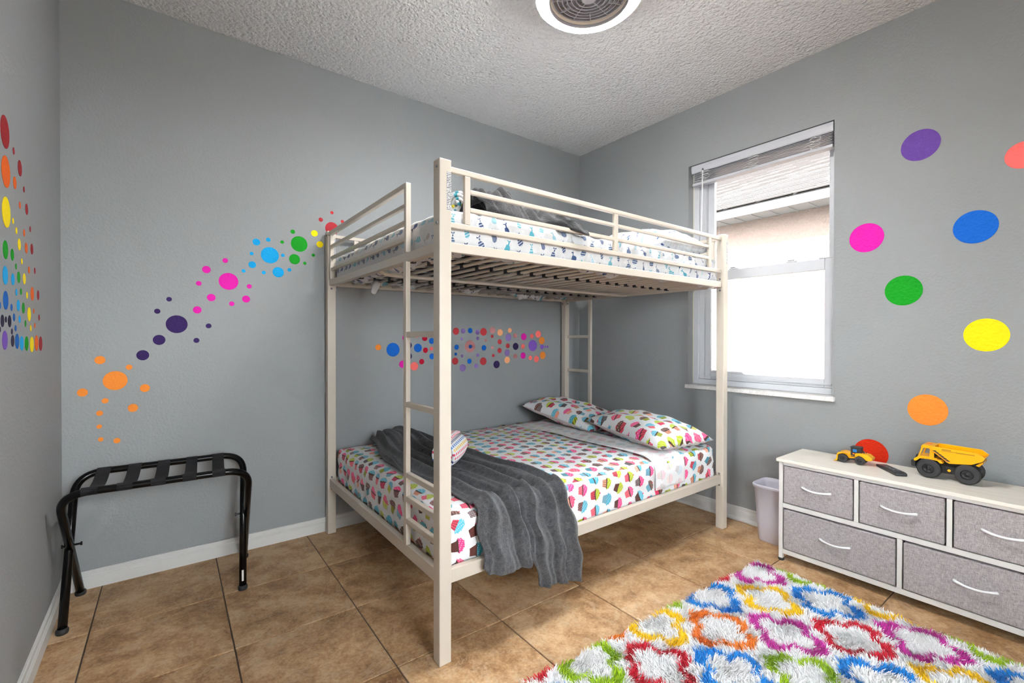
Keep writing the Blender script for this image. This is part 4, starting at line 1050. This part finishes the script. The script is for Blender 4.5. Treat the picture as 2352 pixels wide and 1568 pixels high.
for i in range(-8, 5):
    for j in range(-7, 5):
        if (i + j) % 2: continue
        k = NODE.get((i, j)) or rr.choice('mbyrol')
        u = (jx - i * PXN) / .123; v = (jy - j * PYN) / .139
        th = np.arctan2(np.abs(v), np.abs(u) + 1e-9); rad = np.hypot(u, v)
        # trellis motif: pointed ends, stepped shoulders
        R = 1 / (np.cos(th) ** 1.14 + np.sin(th) ** 1.14) ** (1 / 1.14)
        R = R * (1.04 - .22 * np.exp(-((th - .66) / .15) ** 2) + .12 * np.exp(-((th - 1.04) / .15) ** 2) + .12 * np.exp(-((th - .28) / .15) ** 2))
        d = rad / R
        cidx[(d > .69) & (d < 1.0)] = rk_keys.index(k)
Lh = rng.uniform(.022, .038, NB); az = rng.uniform(0, 2 * math.pi, NB) * .35 + np.sin(bx * 23 + by * 11) * 1.6 + np.cos(by * 31 - bx * 7) * 1.3
lean = rng.uniform(.15, .70, NB); wdt = rng.uniform(.0013, .0024, NB); fa = rng.uniform(0, math.pi, NB)
dxv, dyv = np.cos(az) * lean, np.sin(az) * lean
base = np.stack([bx, by, np.full(NB, .004)], 1)
wv = np.stack([np.cos(fa) * wdt, np.sin(fa) * wdt, np.zeros(NB)], 1)
mid = base + np.stack([dxv * Lh * .35, dyv * Lh * .35, Lh * .62], 1)
tip = base + np.stack([dxv * Lh * .95, dyv * Lh * .95, Lh * (.98 - .32 * lean)], 1)
V = np.stack([base - wv, base + wv, mid - wv * .9, mid + wv * .9, tip - wv * .3, tip + wv * .3], 1).reshape(-1, 3)
me = bpy.data.meshes.new('pile'); me.vertices.add(NB * 6); me.vertices.foreach_set('co', V.ravel())
o6 = (np.arange(NB) * 6)[:, None]
Lp = (o6 + np.array([0, 1, 3, 2, 2, 3, 5, 4])[None]).ravel().astype(np.int32)
me.loops.add(NB * 8); me.loops.foreach_set('vertex_index', Lp)
me.polygons.add(NB * 2); me.polygons.foreach_set('loop_start', np.arange(NB * 2, dtype=np.int32) * 4)
for k in rug_m: me.materials.append(k)
me.polygons.foreach_set('material_index', np.repeat(cidx, 2)); me.update(calc_edges=True)
po = bpy.data.objects.new('pile', me); COL.objects.link(po); po.parent = rug; po['kind'] = 'stuff'

# ================================================================== WALL DOT DECALS
DC = {'orange': srgb(240, 140, 50), 'dark purple': srgb(48, 26, 88), 'magenta': srgb(222, 20, 165), 'sky blue': srgb(0, 162, 225), 'green': srgb(0, 148, 20), 'yellow': srgb(255, 225, 0),
      'red': srgb(225, 60, 70), 'blue': srgb(0, 98, 200), 'coral': srgb(255, 115, 110), 'crimson': srgb(185, 0, 45), 'lilac': srgb(172, 140, 225), 'pink': srgb(255, 160, 160), 'peach': srgb(255, 175, 125),
      'purple': srgb(130, 85, 195), 'navy': srgb(36, 32, 60), 'maroon': srgb(150, 30, 36), 'tangerine': srgb(228, 98, 20), 'violet': srgb(115, 78, 178), 'scarlet': srgb(205, 38, 0), 'rainbow blue': srgb(0, 92, 175)}
TEX = {'red', 'lilac', 'pink'}
_dm = {}
def disc(wall, colour, tex):
    key = (wall, colour, tex)
    if key in _dm: return _dm[key]
    n = 40; T = 1.0; me = bpy.data.meshes.new('wall_dot')
    vs = []
    for t in (0, 1):
        for k in range(n):
            a = 2 * math.pi * k / n; c, s = math.cos(a), math.sin(a); vs.append({'b': (c, -t, s), 'r': (-t, c, s), 'l': (t, c, s)}[wall])
    fs = [tuple(range(n)), tuple(range(n, 2 * n))] + [(k, (k + 1) % n, n + (k + 1) % n, n + k) for k in range(n)]
    me.from_pydata(vs, [], fs); bm = bmesh.new(); bm.from_mesh(me); bmesh.ops.recalc_face_normals(bm, faces=bm.faces); bm.to_mesh(me); bm.free()
    mk = 'vinyl_' + colour.replace(' ', '_') + ('_wrinkled' if tex else '')
    me.materials.append(bpy.data.materials.get(mk) or mk_vinyl(mk, DC[colour], tex)); _dm[key] = me; return me
ORD = ['first', 'second', 'third', 'fourth', 'fifth', 'sixth', 'seventh', 'eighth', 'ninth', 'tenth', 'eleventh', 'twelfth', 'thirteenth', 'fourteenth']
def size_word(r): return 'tiny' if r < .017 else 'small' if r < .032 else 'medium' if r < .055 else 'large'
def decal(wall, cx, cy, rx, ry, colour, label, group, tex=False, lift=0.0):
    if wall == 'b': p = onY(cx, cy, YB); q0, q1 = onY(cx - rx, cy, YB), onY(cx + rx, cy, YB); r = abs(q1.x - q0.x) / 2
    elif wall == 'r': p = onX(cx, cy, XR); q0, q1 = onX(cx - rx, cy, XR), onX(cx + rx, cy, XR); r = abs(q1.y - q0.y) / 2
    else: p = onX(cx, cy, XL); q0, q1 = onX(cx, cy - ry, XL), onX(cx, cy + ry, XL); r = abs(q1.z - q0.z) / 2
    o = bpy.data.objects.new('wall_dot', disc(wall, colour, tex)); COL.objects.link(o)
    e = .0003 + lift; th = .0007
    o.location = {'b': (p.x, YB - e, p.z), 'r': (XR - e, p.y, p.z), 'l': (XL + e, p.y, p.z)}[wall]
    o.scale = {'b': (r, th, r), 'r': (th, r, r), 'l': (th, r, r)}[wall]
    return props(o, label.replace('{s}', size_word(r)), 'wall decal', group)
def series(wall, colour, pts, tmpl, group, order='y', tex=False, ox=0, oy=0, sc=1.0, dirw=None, shown=None):
    """pts in crop pixels (x, y, rx[, ry]); label gets its place within its colour"""
    pts = sorted(pts, key=lambda p: p[1] if order == 'y' else p[0]); n = len(pts)
    dirw = dirw or ('from the top' if order == 'y' else 'from the left')
    for k, p in enumerate(pts):
        if n == 1: w = 'only'
        elif k == 0: w = {'y': 'topmost', 'x': 'leftmost'}[order]
        elif k == n - 1: w = {'y': 'lowest', 'x': 'rightmost'}[order]
        else: w = ORD[k] + ' ' + dirw
        decal(wall, ox + p[0] / sc, oy + p[1] / sc, p[2] / sc, (p[3] if len(p) > 3 else p[2]) / sc, colour, tmpl.format(c=shown or colour, w=w, s='{s}'), group, tex)
# trail climbing the back wall
A = dict(ox=150, oy=460, sc=2.613); g = 'dot trail climbing the back wall'
t_ = '{s} {c} wall dot, {w} in the {c} trail cluster'
series('b', 'orange', [(208, 958, 33), (383, 1001, 20), (300, 1081, 75), (103, 1153, 33), (478, 1126, 30), (239, 1202, 21), (406, 1245, 31), (206, 1277, 21), (204, 1357, 17), (213, 1434, 17), (310, 1441, 21)], t_, g, **A)
series('b', 'dark purple', [(623, 593, 17), (552, 665, 19), (669, 743, 66), (860, 753, 17), (563, 837, 38), (787, 840, 18), (465, 929, 39)], t_, g, **A)
series('b', 'magenta', [(960, 361, 17), (847, 415, 26), (801, 498, 17), (980, 486, 59), (1104, 516, 15), (876, 583, 26), (1085, 592, 24), (999, 620, 16), (792, 657, 26)], t_, g, **A)
series('b', 'sky blue', [(1147, 250, 23), (1218, 236, 14), (1118, 319, 12), (1228, 329, 54), (1306, 330, 11), (1122, 386, 23), (1070, 423, 12), (1191, 433, 12), (1278, 431, 34), (1345, 417, 12)], t_, g, **A)
series('b', 'green', [(1365, 188, 14), (1301, 250, 11), (1404, 262, 50), (1376, 353, 33), (1488, 329, 10), (1437, 377, 10)], t_, g, **A)
series('b', 'yellow', [(1495, 198, 20), (1528, 264, 20)], '{s} {c} wall dot beside the bunk post, {w} of two on the trail', g, **A)
series('b', 'red', [(1600, 74, 10), (1533, 116, 13), (1663, 127, 10), (1600, 170, 40)], '{s} wrinkled red wall dot by upper bunk post, {w} of four', g, tex=True, **A)
# band under the upper bunk
Bk = dict(ox=840, oy=700, sc=4.2, order='x'); g = 'dot band on the wall under the upper bunk'
t_ = '{s} {c} wall dot, {w} among the {c} under-bunk dots'
series('b', 'orange', [(121, 409, 28), (1698, 344, 27), (1707, 486, 27)], t_, g, **Bk)
series('b', 'blue', [(263, 432, 63), (503, 415, 38), (636, 348, 26), (640, 496, 26), (1007, 248, 22), (876, 408, 22), (868, 474, 13), (1000, 543, 21), (1140, 414, 22)], t_, g, **Bk)
series('b', 'magenta', [(355, 572, 33), (1524, 307, 26), (1518, 489, 24), (385, 318, 32)], t_, g, **Bk)
series('b', 'dark purple', [(414, 390, 31), (416, 495, 30), (1262, 574, 30), (1446, 400, 27)], t_, g, tex=True, **Bk)
series('b', 'coral', [(468, 592, 38), (490, 295, 20), (634, 422, 17), (1517, 400, 18), (1602, 301, 17), (1588, 510, 17), (1664, 282, 26), (1646, 522, 24)], t_, g, **Bk)
series('b', 'crimson', [(570, 322, 24), (576, 437, 24), (540, 547, 24)], t_, g, **Bk)
series('b', 'red', [(870, 254, 30), (862, 542, 30), (1136, 260, 31), (1133, 543, 31), (1219, 303, 13), (1230, 488, 13), (1292, 356, 20), (1291, 440, 20), (1370, 395, 18)], t_, g, tex=True, **Bk)
series('b', 'lilac', [(940, 252, 21), (925, 328, 12), (929, 493, 12), (935, 607, 30), (1078, 262, 21), (1079, 323, 14), (1080, 484, 14), (1066, 588, 19), (1375, 313, 28), (1363, 461, 25)], t_, g, tex=True, **Bk)
series('b', 'pink', [(1006, 400, 50), (1223, 244, 27), (1157, 341, 11), (1222, 411, 13), (1442, 297, 18), (1443, 496, 18)], t_, g, tex=True, **Bk)
series('b', 'peach', [(1296, 266, 26), (1390, 245, 18), (1364, 531, 26)], t_, g, **Bk)
series('b', 'purple', [(1611, 392, 41), (1700, 405, 17), (1732, 405, 8), (1754, 403, 8)], t_, g, **Bk)
decal('b', 840 + 1008 / 4.2, 700 + 402 / 4.2, 16 / 4.2, 16 / 4.2, 'blue', 'small blue wall dot stuck on the centre of the large pink dot', g, True, .0009)
# rainbow on the left wall
Cc = dict(ox=0, oy=200, sc=2.24); g = 'rainbow dot strings on the left wall'
t_ = '{s} {c} wall dot, {w} in the {c} left-wall string'
series('l', 'maroon', [(24, 230, 21, 82), (69, 328, 5, 18), (101, 417, 9, 40), (122, 526, 4, 15), (136, 628, 6, 28), (154, 730, 4, 15), (163, 833, 6, 27), (178, 945, 4, 16), (195, 1070, 5, 25), (200, 1185, 4, 16), (208, 1319, 8, 37)], t_, g, shown='dark red', **Cc)
series('l', 'tangerine', [(29, 435, 21, 80), (75, 492, 10, 31), (101, 607, 5, 18), (123, 749, 5, 18), (134, 828, 7, 27), (148, 940, 5, 18), (165, 1063, 8, 35), (173, 1152, 4, 13), (178, 1226, 4, 13), (187, 1316, 9, 40)], t_, g, shown='orange', **Cc)
series('l', 'yellow', [(31, 643, 22, 78), (66, 688, 6, 16), (83, 738, 5, 18), (98, 809, 9, 30), (111, 896, 5, 16), (124, 986, 7, 28), (138, 1070, 4, 18), (149, 1168, 9, 36), (157, 1240, 5, 17), (163, 1323, 10, 40)], t_, g, **Cc)
series('l', 'green', [(27, 836, 14, 48), (62, 862, 8, 30), (81, 922, 4, 15), (95, 978, 8, 29), (107, 1052, 5, 17), (119, 1136, 7, 28), (130, 1216, 4, 17), (136, 1319, 9, 37)], t_, g, **Cc)
series('l', 'sky blue', [(26, 968, 15, 48), (65, 988, 8, 30), (83, 1055, 5, 18), (93, 1123, 8, 29), (100, 1193, 5, 19), (111, 1318, 9, 37)], t_, g, **Cc)
series('l', 'rainbow blue', [(28, 1096, 14, 48), (-2, 1122, 4, 18), (58, 1133, 5, 18), (71, 1184, 5, 20), (79, 1240, 4, 16), (87, 1307, 10, 39)], t_, g, shown='royal blue', **Cc)
series('l', 'navy', [(11, 1202, 9, 32), (29, 1195, 4, 16), (48, 1204, 8, 31), (-2, 1246, 4, 15), (60, 1257, 4, 15), (64, 1305, 8, 30)], t_, g, shown='black', **Cc)
decal('l', 24 / 2.24, 200 + 1302 / 2.24, 14 / 2.24, 49 / 2.24, 'violet', 'medium violet wall dot at the bottom of the left wall rainbow', g)
# big dots on the window wall
g = 'large dots on the window wall'
for c, x, y, r_, lab, tx in (('purple', 2114, 333, 46, 'large wrinkled purple wall dot right of the window', True), ('coral', 2352, 355, 46, 'large coral wall dot cut off by the right edge of the picture', False),
                             ('magenta', 1990, 546, 40, 'large magenta wall dot nearest the window', False), ('blue', 2240, 521, 53, 'large blue wall dot on the window wall', False),
                             ('green', 2075, 667, 44, 'large green wall dot on the window wall', False), ('yellow', 2265, 769, 54, 'large yellow wall dot on the window wall', False),
                             ('orange', 2130, 941, 47, 'large orange wall dot above the dump truck', False), ('scarlet', 2000, 1041, 40, 'large red wall dot partly hidden behind the toy loader', False)):
    decal('r', x, y, r_, r_, c, lab, g, tx)
